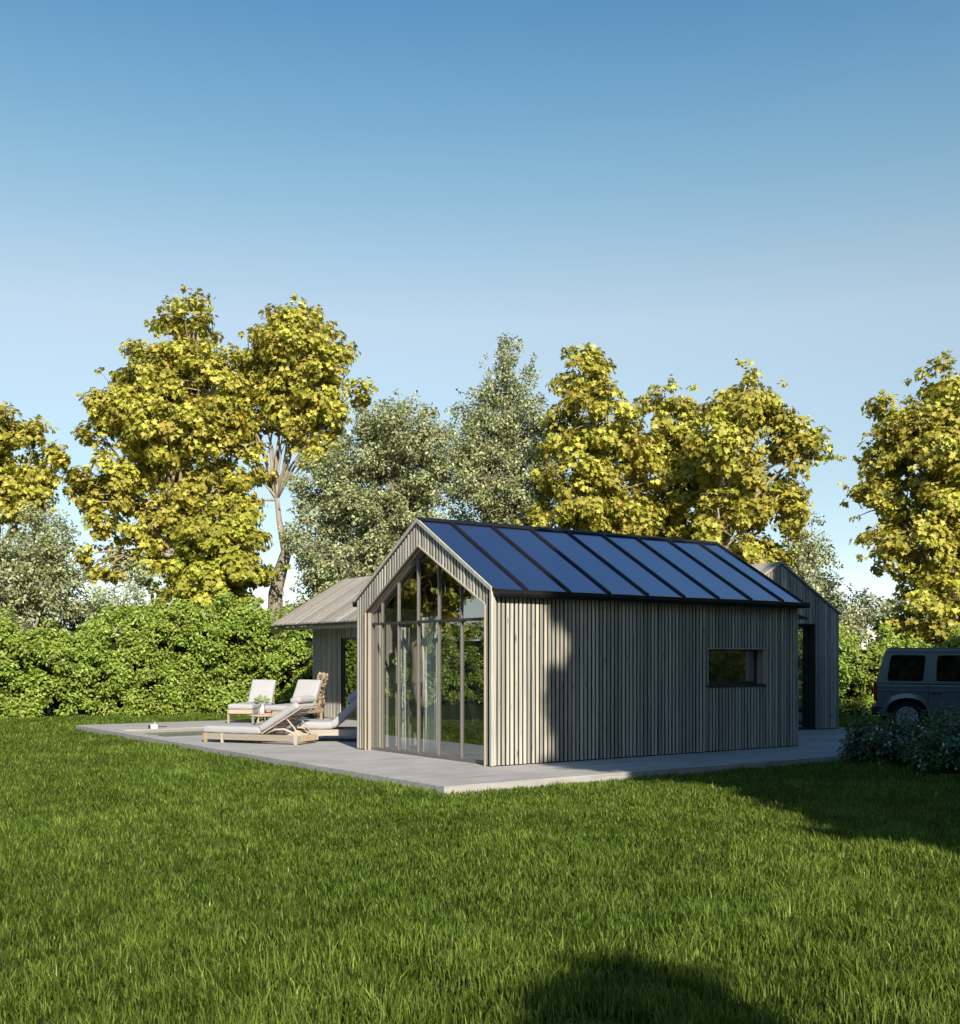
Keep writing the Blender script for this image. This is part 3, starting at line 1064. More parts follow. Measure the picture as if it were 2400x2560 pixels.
mm.build('reveal', M['dframe'], door)
dr = MB()
for (a0, a1, b0, b1) in ((3.4, 3.46, 0.0, 2.35), (5.14, 5.2, 0.0, 2.35), (3.46, 5.14, 0.0, 0.07), (3.46, 5.14, 2.28, 2.35)):
    dr.box(ax1 - 0.1, ax1 - 0.05, a0, a1, b0, b1)
side = dr.build('window', M['dframe'], ea)
mm = MB()
mm.add([(ax1 - 0.07, 3.46, 0.07), (ax1 - 0.07, 5.14, 0.07), (ax1 - 0.07, 5.14, 2.28), (ax1 - 0.07, 3.46, 2.28)], [(0, 1, 2, 3)])
mm.build('pane', M['glass'], side)
# sloping canopy over the door with its gutter
mm = MB()
mm.hexa([(8.9, 2.35, 2.70), (10.05, 2.35, 2.42), (10.05, 2.87, 2.46), (8.9, 2.87, 2.74),
         (8.9, 2.35, 2.735), (10.05, 2.35, 2.455), (10.05, 2.87, 2.495), (8.9, 2.87, 2.775)])
mm.build('door_canopy', M['metal'], ea)

# ---------------------------------------------------------------- things inside the cabin
def cushion_mesh(mb_unused, name, sx, sy, sz, mat, parent, loc=(0, 0, 0), rot=(0, 0, 0), puff=0.03, rr=0.05, cuts=10):
    bm = bmesh.new()
    bmesh.ops.create_cube(bm, size=1.0)
    for v in bm.verts:
        v.co.x *= sx; v.co.y *= sy; v.co.z *= sz
    bmesh.ops.bevel(bm, geom=bm.edges[:], offset=min(rr, sz * 0.45), segments=4, affect='EDGES', profile=0.5)
    long = [e for e in bm.edges if e.calc_length() > 0.2]
    bmesh.ops.subdivide_edges(bm, edges=long, cuts=cuts, use_grid_fill=True)
    for v in bm.verts:
        u, w = 2 * v.co.x / sx, 2 * v.co.y / sy
        k = max(0, (1 - u ** 4)) * max(0, (1 - w ** 4))
        v.co.z += math.copysign(puff * k, v.co.z) + 0.004 * math.sin(v.co.x * 17 + v.co.y * 9)
    me = bpy.data.meshes.new(name)
    bm.to_mesh(me)
    bm.free()
    o = link(name, me, mat, parent, True)
    o.location = loc
    o.rotation_euler = rot
    return o


FZ = DZ + 0.021


def curtain(label, x0, y0, x1, y1, ztop, waves, amp=0.05, gather=1.0):
    n = 90
    zs = [0.02, 0.3, 0.75, 1.2, 1.7, ztop]
    vs, fs = [], []
    cx, cy = (x0 + x1) / 2, (y0 + y1) / 2
    dx, dy = x1 - x0, y1 - y0
    L = math.hypot(dx, dy)
    nx, ny = -dy / L, dx / L
    for j, z in enumerate(zs):
        sq = 1.0 if gather == 1.0 else 1 - (1 - gather) * (1 - abs(z - 1.0) / 1.3) if abs(z - 1.0) < 1.3 else 1.0
        for i in range(n + 1):
            t = i / n
            o = amp * math.sin(t * waves * 2 * math.pi + 0.25 * math.sin(j)) + 0.012 * math.sin(t * 61 + j)
            tt = 0.5 + (t - 0.5) * sq if gather != 1.0 else t
            vs.append((x0 + dx * tt + nx * o - cx, y0 + dy * tt + ny * o - cy, z))
    for j in range(len(zs) - 1):
        for i in range(n):
            a = j * (n + 1) + i
            fs.append((a, a + 1, a + n + 2, a + n + 1))
    me = bpy.data.meshes.new('curtain')
    me.from_pydata(vs, [], fs)
    o = link('curtain', me, M['curtain'], None, True)
    so = o.modifiers.new('thick', 'SOLIDIFY')
    so.thickness = 0.004
    o.location = (cx, cy, FZ)
    tag(o, label, 'curtain', 'white curtains behind the glazed gable')
    return o


curtain('narrow white curtain gathered behind the second pane from the left', 0.34, 2.92, 0.38, 3.22, 2.1, 4, 0.05, 0.75)
curtain('white curtain gathered in folds behind the middle mullion', 0.31, 1.85, 0.35, 2.45, 2.25, 6, 0.055, 0.8)

sofa = thing('sofa', 'low dark grey sofa on a brown wooden base seen through the glass', 'sofa', (2.45, 2.95, FZ))
mm = MB()
mm.box(-1.0, 1.0, -0.45, 0.42, 0.05, 0.22)
mm.build('base', M['brown'], sofa, 0.008)
for (x, y) in ((-0.9, -0.38), (0.9, -0.38), (-0.9, 0.36), (0.9, 0.36)):
    mm = MB()
    mm.box(x - 0.03, x + 0.03, y - 0.03, y + 0.03, 0, 0.05)
    mm.build('leg', M['brown'], sofa)
for x in (-0.49, 0.49):
    cushion_mesh(None, 'seat_cushion', 0.96, 0.84, 0.2, M['sofa'], sofa, (x, -0.02, 0.32), puff=0.02)
    cushion_mesh(None, 'back_cushion', 0.94, 0.2, 0.44, M['sofa'], sofa, (x, 0.34, 0.62), (R(-10), 0, 0), puff=0.03)
pl = thing('throw_pillow', 'pale grey pillow leaning on the end of the dark sofa', 'pillow', (1.85, 2.95, FZ + 0.44))
cushion_mesh(None, 'cover', 0.46, 0.16, 0.42, M['cushion'], pl, (0, 0, 0.21), (R(-18), 0, R(25)), puff=0.04)
ct = thing('coffee_table', 'round brown wooden drum table inside the cabin beside the sofa', 'coffee table', (1.25, 3.05, FZ))
mm = MB()
mm.lathe([(0.02, 0.0), (0.27, 0.0), (0.33, 0.12), (0.34, 0.26), (0.31, 0.33), (0.02, 0.335)], (0, 0, 0), 32)
mm.build('drum', M['brown'], ct, smooth=False)
mm = MB()
mm.lathe([(0.02, 0.336), (0.33, 0.336), (0.34, 0.345), (0.33, 0.36), (0.02, 0.36)], (0, 0, 0), 32)
mm.build('top', M['brown'], ct)

# worktop, red pot and kettle behind the small window
cnt = thing('worktop', 'dark kitchen worktop just behind the small square window', 'worktop', (5.2, 0.5, FZ))
mm = MB()
mm.box(-0.95, 0.95, -0.28, 0.3, 0.94, 0.98)
mm.build('top', M['dframe'], cnt)
mm = MB()
mm.box(-0.93, 0.93, -0.26, 0.27, 0.0, 0.94)
mm.build('cabinet', M['inner'], cnt)
rp = thing('cooking_pot', 'small red lidded pot at the left end of the window', 'pot', (4.85, 0.42, FZ + 0.98))
mm = MB()
mm.lathe([(0.02, 0.0), (0.075, 0.0), (0.085, 0.03), (0.085, 0.09), (0.07, 0.1), (0.02, 0.115)], (0, 0, 0), 20)
mm.build('body', M['red'], rp, smooth=True)
mm = MB()
mm.lathe([(0.012, 0.11), (0.018, 0.125), (0.012, 0.14)], (0, 0, 0), 10)
mm.build('knob', M['black'], rp)
kt = thing('kettle', 'black kettle with a curved handle standing inside the small window', 'kettle', (5.12, 0.4, FZ + 0.98))
mm = MB()
mm.lathe([(0.02, 0.0), (0.085, 0.0), (0.095, 0.05), (0.075, 0.12), (0.04, 0.15), (0.012, 0.155)], (0, 0, 0), 20)
mm.build('body', M['black'], kt, smooth=True)
mm = MB()
mm.tube([(-0.07, 0, 0.12), (-0.05, 0, 0.2), (0.05, 0, 0.21), (0.08, 0, 0.12)], 0.009, 6)
mm.build('handle', M['black'], kt)
mm = MB()
mm.tube([(0.08, 0, 0.06), (0.13, 0, 0.1), (0.15, 0, 0.13)], [0.02, 0.014, 0.01], 8)
mm.build('spout', M['black'], kt)

# ---------------------------------------------------------------- loungers
def lounger(label, loc, ang, L=2.15, W=0.66, seat=0.19, rail=(0.06, 0.175), back=0.95, tilt=30, cth=0.13, head=True, group='sun loungers on the terrace'):
    """local x from foot to head"""
    t = thing('sun_lounger', label, 'sun lounger', loc, ang, group)
    z0, z1 = rail
    fr = MB()
    for s in (-1, 1):
        y = s * (W / 2 - 0.02)
        fr.box(0.0, L, y - 0.018, y + 0.018, z0, z1)
    fr.box(0.0, 0.035, -W / 2 + 0.039, W / 2 - 0.039, z0, z1)
    fr.box(L - 0.035, L, -W / 2 + 0.039, W / 2 - 0.039, z0, z1)
    hx = L - back * math.cos(R(tilt)) - 0.06
    n = 9
    for i in range(n):
        x = 0.06 + (hx - 0.1) * i / (n - 1)
        fr.box(x, x + 0.06, -W / 2 + 0.039, W / 2 - 0.039, z1 - 0.03, z1 - 0.008)
    fr.build('frame', M['teak'], t, 0.006)
    for x in (0.03, L - 0.14):
        for s in (-1, 1):
            y = s * (W / 2 - 0.02)
            lg = MB()
            lg.hexa([(x + 0.005, y - 0.024, 0), (x + 0.06, y - 0.024, 0), (x + 0.06, y + 0.024, 0), (x + 0.005, y + 0.024, 0),
                     (x - 0.015 + 0.01, y - 0.024, z1 + 0.004), (x + 0.085, y - 0.024, z1 + 0.004), (x + 0.085, y + 0.024, z1 + 0.004), (x - 0.005, y + 0.024, z1 + 0.004)])
            lg.build('leg', M['teak'], t, 0.005)
    for s in (-1, 1):
        y = s * (W / 2 - 0.02)
        lg = MB()
        lg.box(0.42, 0.455, y - 0.026, y + 0.026, 0, z1 + 0.006)
        lg.build('mid_leg', M['teak'], t, 0.004)
    cushion_mesh(None, 'seat_cushion', hx + 0.02, W - 0.02, cth, M['cushion'], t, (hx / 2, 0, z1 + cth / 2 + 0.002), puff=0.012, rr=0.045)
    ca, sa = math.cos(R(tilt)), math.sin(R(tilt))
    bc = Vector((hx + 0.02, 0, z1 + 0.03)) + Vector((ca, 0, sa)) * back / 2 + Vector((-sa, 0, ca)) * (cth / 2 + 0.012)
    cushion_mesh(None, 'back_cushion', back, W - 0.02, cth, M['cushion'], t, bc, (0, -R(tilt), 0), puff=0.012, rr=0.045)
    bf = MB()
    Mt = Matrix.Translation((hx + 0.02, 0, z1 + 0.03)) @ Matrix.Rotation(-R(tilt), 4, 'Y')
    for s in (-1, 1):
        y = s * (W / 2 - 0.06)
        bf.box(0, back + 0.05, y - 0.02, y + 0.02, -0.028, 0.0, M=Mt)
    for i in range(6):
        x = 0.06 + i * (back - 0.1) / 5
        bf.box(x, x + 0.05, -W / 2 + 0.081, W / 2 - 0.081, -0.022, -0.004, M=Mt)
    bfo = bf.build('backrest_frame', M['teak'], t, 0.004)
    # support struts and curved armrests
    for s in (-1, 1):
        st = MB()
        y = s * (W / 2 - 0.1)
        top = Vector((hx + 0.02, 0, z1 + 0.03)) + Vector((ca, 0, sa)) * back * 0.62
        st.tube([(top.x, y, top.z - 0.02), (top.x + 0.16, y, (top.z + z1) / 2 - 0.02), (L - 0.08, y, z1 - 0.02)], [0.013, 0.015, 0.015], 6)
        st.build('support_strut', M['teak'], bfo)
    for s in (-1, 1):
        y = s * (W / 2 - 0.02)
        am = MB()
        pts = [(L - 0.75, y, z1 + 0.01), (L - 0.55, y, z1 + 0.1), (L - 0.35, y, z1 + 0.11), (L - 0.18, y, z1 + 0.05), (L - 0.12, y, z1 - 0.02)]
        am.tube(pts, [0.012, 0.02, 0.024, 0.02, 0.014], 7)
        am.build('arm', M['teak'], t, smooth=True)
    if head:
        e = Vector((hx + 0.02, 0, z1 + 0.03)) + Vector((ca, 0, sa)) * (back - 0.02) + Vector((-sa, 0, ca)) * (cth + 0.04)
        cushion_mesh(None, 'head_cushion', 0.22, W - 0.06, 0.11, M['cushion'], t, e, (0, -R(tilt * 0.4), 0), puff=0.015, rr=0.05)
    return t


def angof(v):
    return math.atan2(v.y, v.x)


p1 = Vector((-1.62, 7.18, DZ))
ax1v = Vector((1.17, -1.84, 0)).normalized()
off = Vector((-ax1v.y, ax1v.x, 0)) * 0.33
if off.dot(dirv(0, 1)) < 0: off = -off
lounger('nearest wooden lounger at the terrace edge, low pale cushion and half raised back', p1 + off, angof(ax1v))
a2 = dirv(0.14, 0.99)
p2 = at(-5.86, 28.0, DZ)
lounger('upright lounger farthest back against the hedge beside the pool', p2, angof(a2), L=1.95, seat=0.4, rail=(0.24, 0.34), back=0.72, tilt=58, head=False)
a3 = dirv(0.30, 0.95)
p3 = at(-4.83, 27.1, DZ)
lounger('upright lounger between the hedge side one and the pool house wall', p3, angof(a3), L=1.95, seat=0.4, rail=(0.24, 0.34), back=0.76, tilt=55, head=False)

# daybed beside the cabin wall
a4 = dirv(1.0, 0.05)
p4 = at(-3.62, 22.3, DZ)
db = thing('daybed', 'wide low daybed half shaded behind the cabin corner', 'daybed', p4, angof(a4))
mm = MB()
mm.box(0, 1.62, -0.5, 0.5, 0.12, 0.235)
mm.build('base', M['teak'], db, 0.006)
for (x, y) in ((0.1, -0.42), (0.1, 0.42), (1.45, -0.42), (1.45, 0.42)):
    mm = MB()
    w_ = 0.16 if x < 1 else 0.04
    mm.box(x - w_ / 2 * 1.0, x + w_ / 2, y - 0.05, y + 0.05, 0.0, 0.118)
    mm.build('leg', M['teak'] if x < 1 else M['black'], db)
cushion_mesh(None, 'seat_cushion', 0.80, 0.98, 0.14, M['cushion'], db, (0.40, 0, 0.31), puff=0.015)
cushion_mesh(None, 'back_cushion', 0.86, 0.98, 0.14, M['cushion'], db, (1.08, 0, 0.58), (0, R(-42), 0), puff=0.015)
cushion_mesh(None, 'pillow', 0.3, 0.6, 0.13, M['cushion'], db, (1.18, 0.15, 0.84), (0, R(-42), 0), puff=0.04)

# low table between the loungers with its things
tp = at(-4.98, 26.25, DZ)
tb = thing('side_table', 'low round wooden side table in front of the upright loungers', 'side table', tp)
mm = MB()
mm.lathe([(0.02, 0.27), (0.29, 0.27), (0.3, 0.285), (0.29, 0.30), (0.02, 0.30)], (0, 0, 0), 28)
mm.build('top', M['teak'], tb)
for k in range(3):
    an = k * 2.094 + 0.4
    mm = MB()
    mm.tube([(0.1 * math.cos(an), 0.1 * math.sin(an), 0.27), (0.22 * math.cos(an), 0.22 * math.sin(an), 0.0)], [0.018, 0.012], 7)
    mm.build('leg', M['black'], tb)
vp = tp + dirv(-1, 0) * 0.03 + dirv(0, 1) * 0.1
vs_ = thing('vase', 'white vase holding a few pale green leaves on the side table', 'vase', vp + Vector((0, 0, 0.30)))
mm = MB()
mm.lathe([(0.02, 0), (0.045, 0), (0.055, 0.05), (0.05, 0.16), (0.035, 0.22), (0.04, 0.24)], (0, 0, 0), 18)
mm.build('body', M['ceramic'], vs_, smooth=True)
n = 26
dd = rng.normal(size=(n, 3)); dd[:, 2] = np.abs(dd[:, 2]) + 0.5
dd /= np.linalg.norm(dd, axis=1, keepdims=True)
leaves('leaf_sprig', np.array([0, 0, 0.24]) + dd * 0.06, np.cross(dd, rng.normal(size=(n, 3))), dd, np.full(n, 0.18), 'oval6', M['pale'], vs_, rng.random(n))
bw = thing('wooden_bowl', 'small round wooden bowl on the side table beside the white vase', 'bowl', tp + dirv(1, 0) * 0.14 + Vector((0, 0, 0.30)))
mm = MB()
mm.lathe([(0.02, 0), (0.05, 0.0), (0.09, 0.05), (0.1, 0.08), (0.09, 0.08), (0.07, 0.04), (0.02, 0.03)], (0, 0, 0), 20)
mm.build('shell', M['brown'], bw, smooth=True)
for (x, y) in ((0.02, 0.02), (-0.03, 0.0), (0.01, -0.035)):
    mm = MB()
    mm.lathe([(0.004, -0.03), (0.022, -0.022), (0.03, 0), (0.022, 0.022), (0.004, 0.03)], (x, y, 0.072), 12)
    mm.build('fruit', M['straw'], bw, smooth=True)
tw = thing('folded_towel', 'folded pink towel lying at the right side of the side table', 'towel', tp + dirv(0.7, -0.7) * 0.16 + Vector((0, 0, 0.30)))
cushion_mesh(None, 'cloth', 0.2, 0.13, 0.035, plain('pink_towel', (0.55, 0.33, 0.28), 0.95, 0.1), tw, (0, 0, 0.019), (0, 0, 0.3), puff=0.004, rr=0.015, cuts=3)

# dried grass in a dark stand by the pool house wall
pg = thing('dried_grass_planter', 'tall dried pampas grass in a black stand against the pool house wall', 'planter', at(-4.17, 29.4, DZ))
mm = MB()
mm.lathe([(0.02, 0.08), (0.13, 0.08), (0.17, 0.3), (0.16, 0.36), (0.02, 0.34)], (0, 0, 0), 20)
mm.build('pot', M['brown'], pg, smooth=True)
mm = MB()
for k in range(4):
    an = k * math.pi / 2 + 0.5
    mm.box(0.19 * math.cos(an) - 0.012, 0.19 * math.cos(an) + 0.012, 0.19 * math.sin(an) - 0.012, 0.19 * math.sin(an) + 0.012, 0, 0.42)
mm.tube([(0.2 * math.cos(a), 0.2 * math.sin(a), 0.40) for a in np.linspace(0, 6.28, 17)], 0.012, 5)
mm.tube([(0.2 * math.cos(a), 0.2 * math.sin(a), 0.09) for a in np.linspace(0, 6.28, 17)], 0.012, 5)
mm.build('stand', M['black'], pg)
n = 900
h0 = rng.random(n)
an = rng.random(n) * 6.28
rad = (0.09 - 0.03 * h0 + 0.03 * np.sin(h0 * 9)) * rng.random(n) ** 0.5
lean = dirv(0.2, 0.3)
P = np.stack([rad * np.cos(an), rad * np.sin(an), 0.3 + 0.82 * h0 ** 0.8], 1)
P[:, 0] += dirv(1, 0).x * 0.16 * h0
P[:, 1] += dirv(1, 0).y * 0.16 * h0
A = np.stack([np.cos(an) * 0.25, np.sin(an) * 0.25, np.ones(n)], 1)
leaves('plume', P, rng.normal(size=(n, 3)), A, 0.08 + 0.07 * rng.random(n), 'oval6', M['straw'], pg, rng.random(n))

# ---------------------------------------------------------------- car
rc = at(8.93, 25.9, 0.02)
fv = dirv(0.945, -0.33)
car = thing('parked_car', 'boxy grey blue off-road car parked behind the dark shrubs', 'car', rc, angof(fv))
# local: x forward, y to its far side, z up (the flank facing the lawn is y = 0)
SH = 1.0


def arch(cx, r, n=10, z0=0.42):
    a0 = math.asin((z0 - 0.37) / r)
    pts = []
    for i in range(n + 1):
        an = math.pi - a0 - (math.pi - 2 * a0) * i / n
        # squared arch
        x, z = math.cos(an), math.sin(an)
        k = 1.0 / max(abs(x) ** 3 + abs(z) ** 3, 1e-6) ** (1 / 3)
        pts.append((cx + x * r * (0.55 + 0.45 * k), 0.37 + z * r * (0.55 + 0.45 * k)))
    return pts


low = [(0.0, 0.44), (0.0, 1.15)]
W1, W2 = 0.66, 3.52
prof = [(0.02, 0.46), (0.0, 0.6), (0.0, 1.12), (4.45, 1.10), (4.55, 1.02), (4.58, 0.6), (4.55, 0.42)] + arch(W2, 0.46)[::-1] + arch(W1, 0.46)[::-1]
CW = 1.82
bm = bmesh.new()
vf = [bm.verts.new((x, 0.0, z)) for x, z in prof]
f = bm.faces.new(vf)
ext = bmesh.ops.extrude_face_region(bm, geom=[f])
for v in [e for e in ext['geom'] if isinstance(e, bmesh.types.BMVert)]:
    v.co.y = CW
# greenhouse
gp = [(0.0, 1.12), (0.20, 1.86), (0.27, 1.915), (3.05, 1.915), (3.12, 1.88), (3.42, 1.12)]


def inset(z):
    return max(0.0, (z - 1.12)) * 0.13


for side in (0,):
    a = [bm.verts.new((x, inset(z), z)) for x, z in gp]
    b = [bm.verts.new((x, CW - inset(z), z)) for x, z in gp]
    bm.faces.new(a)
    bm.faces.new(b[::-1])
    for i in range(len(gp)):
        j = (i + 1) % len(gp)
        bm.faces.new((a[i], b[i], b[j], a[j]))
# bonnet
hp = [(3.4, 1.1), (3.4, 1.2), (4.4, 1.15), (4.45, 1.1)]
a = [bm.verts.new((x, 0.12, z)) for x, z in hp]
b = [bm.verts.new((x, CW - 0.12, z)) for x, z in hp]
bm.faces.new(a); bm.faces.new(b[::-1])
for i in range(len(hp)):
    j = (i + 1) % len(hp)
    bm.faces.new((a[i], b[i], b[j], a[j]))
bmesh.ops.recalc_face_normals(bm, faces=bm.faces)
me = bpy.data.meshes.new('body')
bm.to_mesh(me); bm.free()
body = link('body', me, M['paint'], car, False)
m = body.modifiers.new('bevel', 'BEVEL'); m.width = 0.028; m.segments = 3; m.limit_method = 'ANGLE'; m.angle_limit = R(25)
m.harden_normals = False
for p in me.polygons: p.use_smooth = False


def rrect(pts, rad=0.06, n=4):
    """rounded polygon in (x,z)"""
    out = []
    k = len(pts)
    for i in range(k):
        p, a, b = Vector(pts[i]), Vector(pts[i - 1]), Vector(pts[(i + 1) % k])
        da, db_ = (a - p).normalized(), (b - p).normalized()
        s, e = p + da * rad, p + db_ * rad
        for q in range(n + 1):
            t = q / n
            out.append(tuple((1 - t) ** 2 * s + 2 * t * (1 - t) * p + t * t * e))
    return out


def on_side(p, y):
    return (p[0], y + inset(p[1]), p[1])


def scalep(pts, d):
    c = Vector((sum(p[0] for p in pts) / len(pts), sum(p[1] for p in pts) / len(pts)))
    out = []
    for p in pts:
        q = Vector(p) - c
        out.append(tuple(c + q * (1 + d / q.length)))
    return out


wins = [[(0.24, 1.20), (0.33, 1.78), (1.06, 1.77), (1.00, 1.19)],
        [(1.27, 1.19), (1.30, 1.77), (2.05, 1.77), (2.05, 1.19)],
        [(2.22, 1.19), (2.22, 1.77), (2.93, 1.77), (3.20, 1.19)]]
for wpts in wins:
    q = rrect(wpts, 0.075)
    for yy, sg in ((0.0, -1), (CW, 1)):
        def place(p, a, yy=yy, sg=sg):
            o = inset(p[1])
            return (p[0], (yy + o if sg < 0 else yy - o) + sg * a, p[1])
        mm = MB()
        mm.prism(scalep(q, 0.03), place, -0.01, 0.006)
        wf = mm.build('window_frame', M['paint'], body, 0.003)
        mm = MB()
        mm.prism(q, place, 0.0061, 0.009)
        mm.build('side_window', M['carglass'], wf)
# rear window and windscreen
for (pa, pb, nm) in (((0.02, 1.2), (0.19, 1.80), 'rear_window'), ((3.36, 1.2), (3.14, 1.82), 'windscreen')):
    mm = MB()
    dxn = -0.012 if nm == 'rear_window' else 0.03
    mm.hexa([(pa[0] + dxn, 0.2, pa[1]), (pa[0] + dxn, CW - 0.2, pa[1]), (pa[0] + dxn + 0.01, CW - 0.2, pa[1]), (pa[0] + dxn + 0.01, 0.2, pa[1]),
             (pb[0] + dxn, 0.24, pb[1]), (pb[0] + dxn, CW - 0.24, pb[1]), (pb[0] + dxn + 0.01, CW - 0.24, pb[1]), (pb[0] + dxn + 0.01, 0.24, pb[1])])
    mm.build(nm, M['carglass'], car)
# roof gutter rail, belt moulding, door gaps
mm = MB()
for y in (0.075, CW - 0.105):
    mm.box(0.24, 3.05, y, y + 0.03, 1.84, 1.855)
    mm.box(0.27, 3.05, y + 0.05, y + 0.07, 1.90, 1.94)
mm.build('roof_rail', M['paint'], car, 0.004)
mm = MB()
for y0, y1 in ((-0.016, 0.004), (CW - 0.004, CW + 0.016)):
    for xa, xb in ((0.04, 1.10), (1.12, 2.12), (2.14, 3.2), (3.22, 4.4)):
        mm.box(xa, xb, y0, y1, 0.955, 1.0)
mm.build('belt_moulding', M['paint'], car, 0.006)
mm = MB()
for x in (1.11, 2.13, 3.21):
    mm.box(x - 0.006, x + 0.006, -0.0025, 0.004, 0.5, 1.13)
    mm.box(x - 0.006, x + 0.006, CW - 0.004, CW + 0.0025, 0.5, 1.13)
mm.build('door_gap', M['black'], car)
for x in (1.16, 2.18):
    for sgn, y in ((-1, 0.0), (1, CW)):
        mm = MB()
        mm.tube([(x, y + sgn * 0.005, 0.925), (x + 0.03, y + sgn * 0.035, 0.925), (x + 0.19, y + sgn * 0.035, 0.925), (x + 0.22, y + sgn * 0.005, 0.925)], 0.013, 7)
        mm.build('door_handle', M['black'], car, smooth=True)
for cxw in (W1, W2):
    for sgn, y in ((-1, 0.0), (1, CW)):
        mm = MB()
        pin = arch(cxw, 0.45, 14, 0.44)
        pout = arch(cxw, 0.545, 14, 0.40)
        for i in range(14):
            a0_, a1_, b0_, b1_ = pin[i], pin[i + 1], pout[i], pout[i + 1]
            q0, q1 = y - sgn * 0.01, y + sgn * 0.055
            q2 = y + sgn * 0.03
            mm.hexa([(a0_[0], q0, a0_[1]), (a1_[0], q0, a1_[1]), (b1_[0], q0, b1_[1]), (b0_[0], q0, b0_[1]),
                     (a0_[0], q1, a0_[1]), (a1_[0], q1, a1_[1]), (b1_[0], q2, b1_[1]), (b0_[0], q2, b0_[1])], 0.5)
        mm.build('wheel_arch', M['paint'], car, smooth=False)
        # wheel
        Mx = Matrix.Rotation(R(90), 4, 'X')
        yc = 0.12 if y == 0 else CW - 0.12
        ww = MB()
        ww.lathe([(0.22, -0.11), (0.33, -0.12), (0.365, -0.09), (0.37, 0.0), (0.365, 0.09), (0.33, 0.12), (0.22, 0.11)], (cxw, yc, 0.37), 36, Mx)
        wh = ww.build('wheel', M['tyre'], car, smooth=False)
        rm = MB()
        oy = yc + sgn * 0.115
        rm.lathe([(0.225, 0.0), (0.245, 0.012), (0.235, 0.02), (0.2, 0.004), (0.19, -0.03), (0.01, -0.04)], (cxw, oy, 0.37), 32, Matrix.Rotation(R(90) * (1 if sgn < 0 else -1), 4, 'X'))
        for k in range(5):
            an = k * 2 * math.pi / 5 + 0.3
            for dl in (-0.13, 0.13):
                Mk = Matrix.Translation((cxw, oy + sgn * 0.012, 0.37)) @ Matrix.Rotation(an + dl, 4, 'Y')
                rm.box(0.03, 0.225, -0.012, 0.012, -0.014, 0.014, M=Mk)
        rm.build('rim', M['rim'], wh, 0.003)
mm = MB()
mm.box(-0.09, 0.12, 0.02, CW - 0.02, 0.42, 0.62)
mm.box(0.0, 0.25, -0.03, 0.02, 0.42, 0.62)
mm.build('rear_bumper', M['black'], car, 0.03)
mm = MB()
mm.box(4.5, 4.68, 0.0, CW, 0.38, 0.6)
mm.build('front_bumper', M['black'], car, 0.03)
for y in (0.02, CW - 0.14):
    mm = MB()
    mm.box(-0.04, 0.035, y - 0.03, y + 0.12, 0.74, 1.16)
    mm.build('tail_light', M['lamp'], car, 0.012)
    mm = MB()
    mm.lathe([(0.02, 0), (0.09, 0), (0.1, 0.03), (0.02, 0.04)], (4.56, y + 0.12, 0.95), 20, Matrix.Rotation(R(90), 4, 'Y'))
    mm.build('headlight', M['ceramic'], car)
mm = MB()
mm.box(0.1, 4.5, 0.3, CW - 0.3, 0.28, 1.0)
mm.build('chassis', M['black'], car)
for y, s in ((0.06, -1), (CW - 0.06, 1)):
    mm = MB()
    mm.box(3.0, 3.1, y + s * 0.14 - 0.09, y + s * 0.14 + 0.09, 1.2, 1.38)
    mm.build('mirror', M['paint'], car, 0.02)

# ---------------------------------------------------------------- trees
GM = 'maples beyond the hedge'
GO = 'grey green trees beyond the hedge'
tree('maple_tree', 'yellow maple at the left edge, crown cut by the picture side', 'tree', GM, 'maple', 38,
     [(-15.6, 8.9, 1.4, 1.0), (-14.9, 8.2, 0.94, 1.1), (-15.7, 7.1, 1.54, 1.02), (-16.9, 8.2, 1.54, 1.4), (-14.0, 8.3, 0.43, 0.43), (-14.9, 6.9, 0.85, 0.68)], (-15.9, 0), 4.6, 1.0)
tree('grey_green_tree', 'grey green small leaved tree rising above the left end of the hedge', 'tree', GO, 'olive', 34.4,
     [(-13.3, 5.0, 1.05, 1.4), (-13.8, 3.7, 1.45, 1.68), (-12.6, 3.9, 0.7, 1.2), (-14.8, 4.2, 1.22, 1.6)], (-13.6, 0), 2.2, 0.8, back=1.2)
tree('maple_tree', 'tallest broad yellow maple, left one of the two big maples left of the cabin', 'tree', GM, 'maple', 36.5,
     [(-9.1, 12.2, 0.75, 1.2), (-9.95, 12.2, 0.5, 0.95), (-10.4, 10.7, 1.7, 1.1), (-8.7, 10.4, 1.3, 1.5), (-11.1, 9.2, 1.05, 1.1), (-12.3, 8.7, 0.42, 0.6), (-9.7, 8.9, 1.7, 1.1),
      (-11.5, 7.1, 1.39, 1.05), (-10.2, 6.1, 1.25, 1.0), (-8.4, 8.8, 1.1, 1.0), (-12.0, 5.9, 0.8, 0.8), (-12.2, 4.7, 0.7, 0.6), (-10.7, 4.8, 1.25, 0.75), (-9.0, 7.2, 1.3, 1.0), (-11.9, 9.6, 0.8, 0.7), (-10.6, 8.1, 1.3, 0.9), (-8.2, 6.4, 1.0, 0.8), (-9.3, 11.4, 0.9, 0.9), (-12.5, 7.2, 0.6, 0.6)], (-9.6, 0), 5.2, 1.0, rt=0.24, back=3.0)
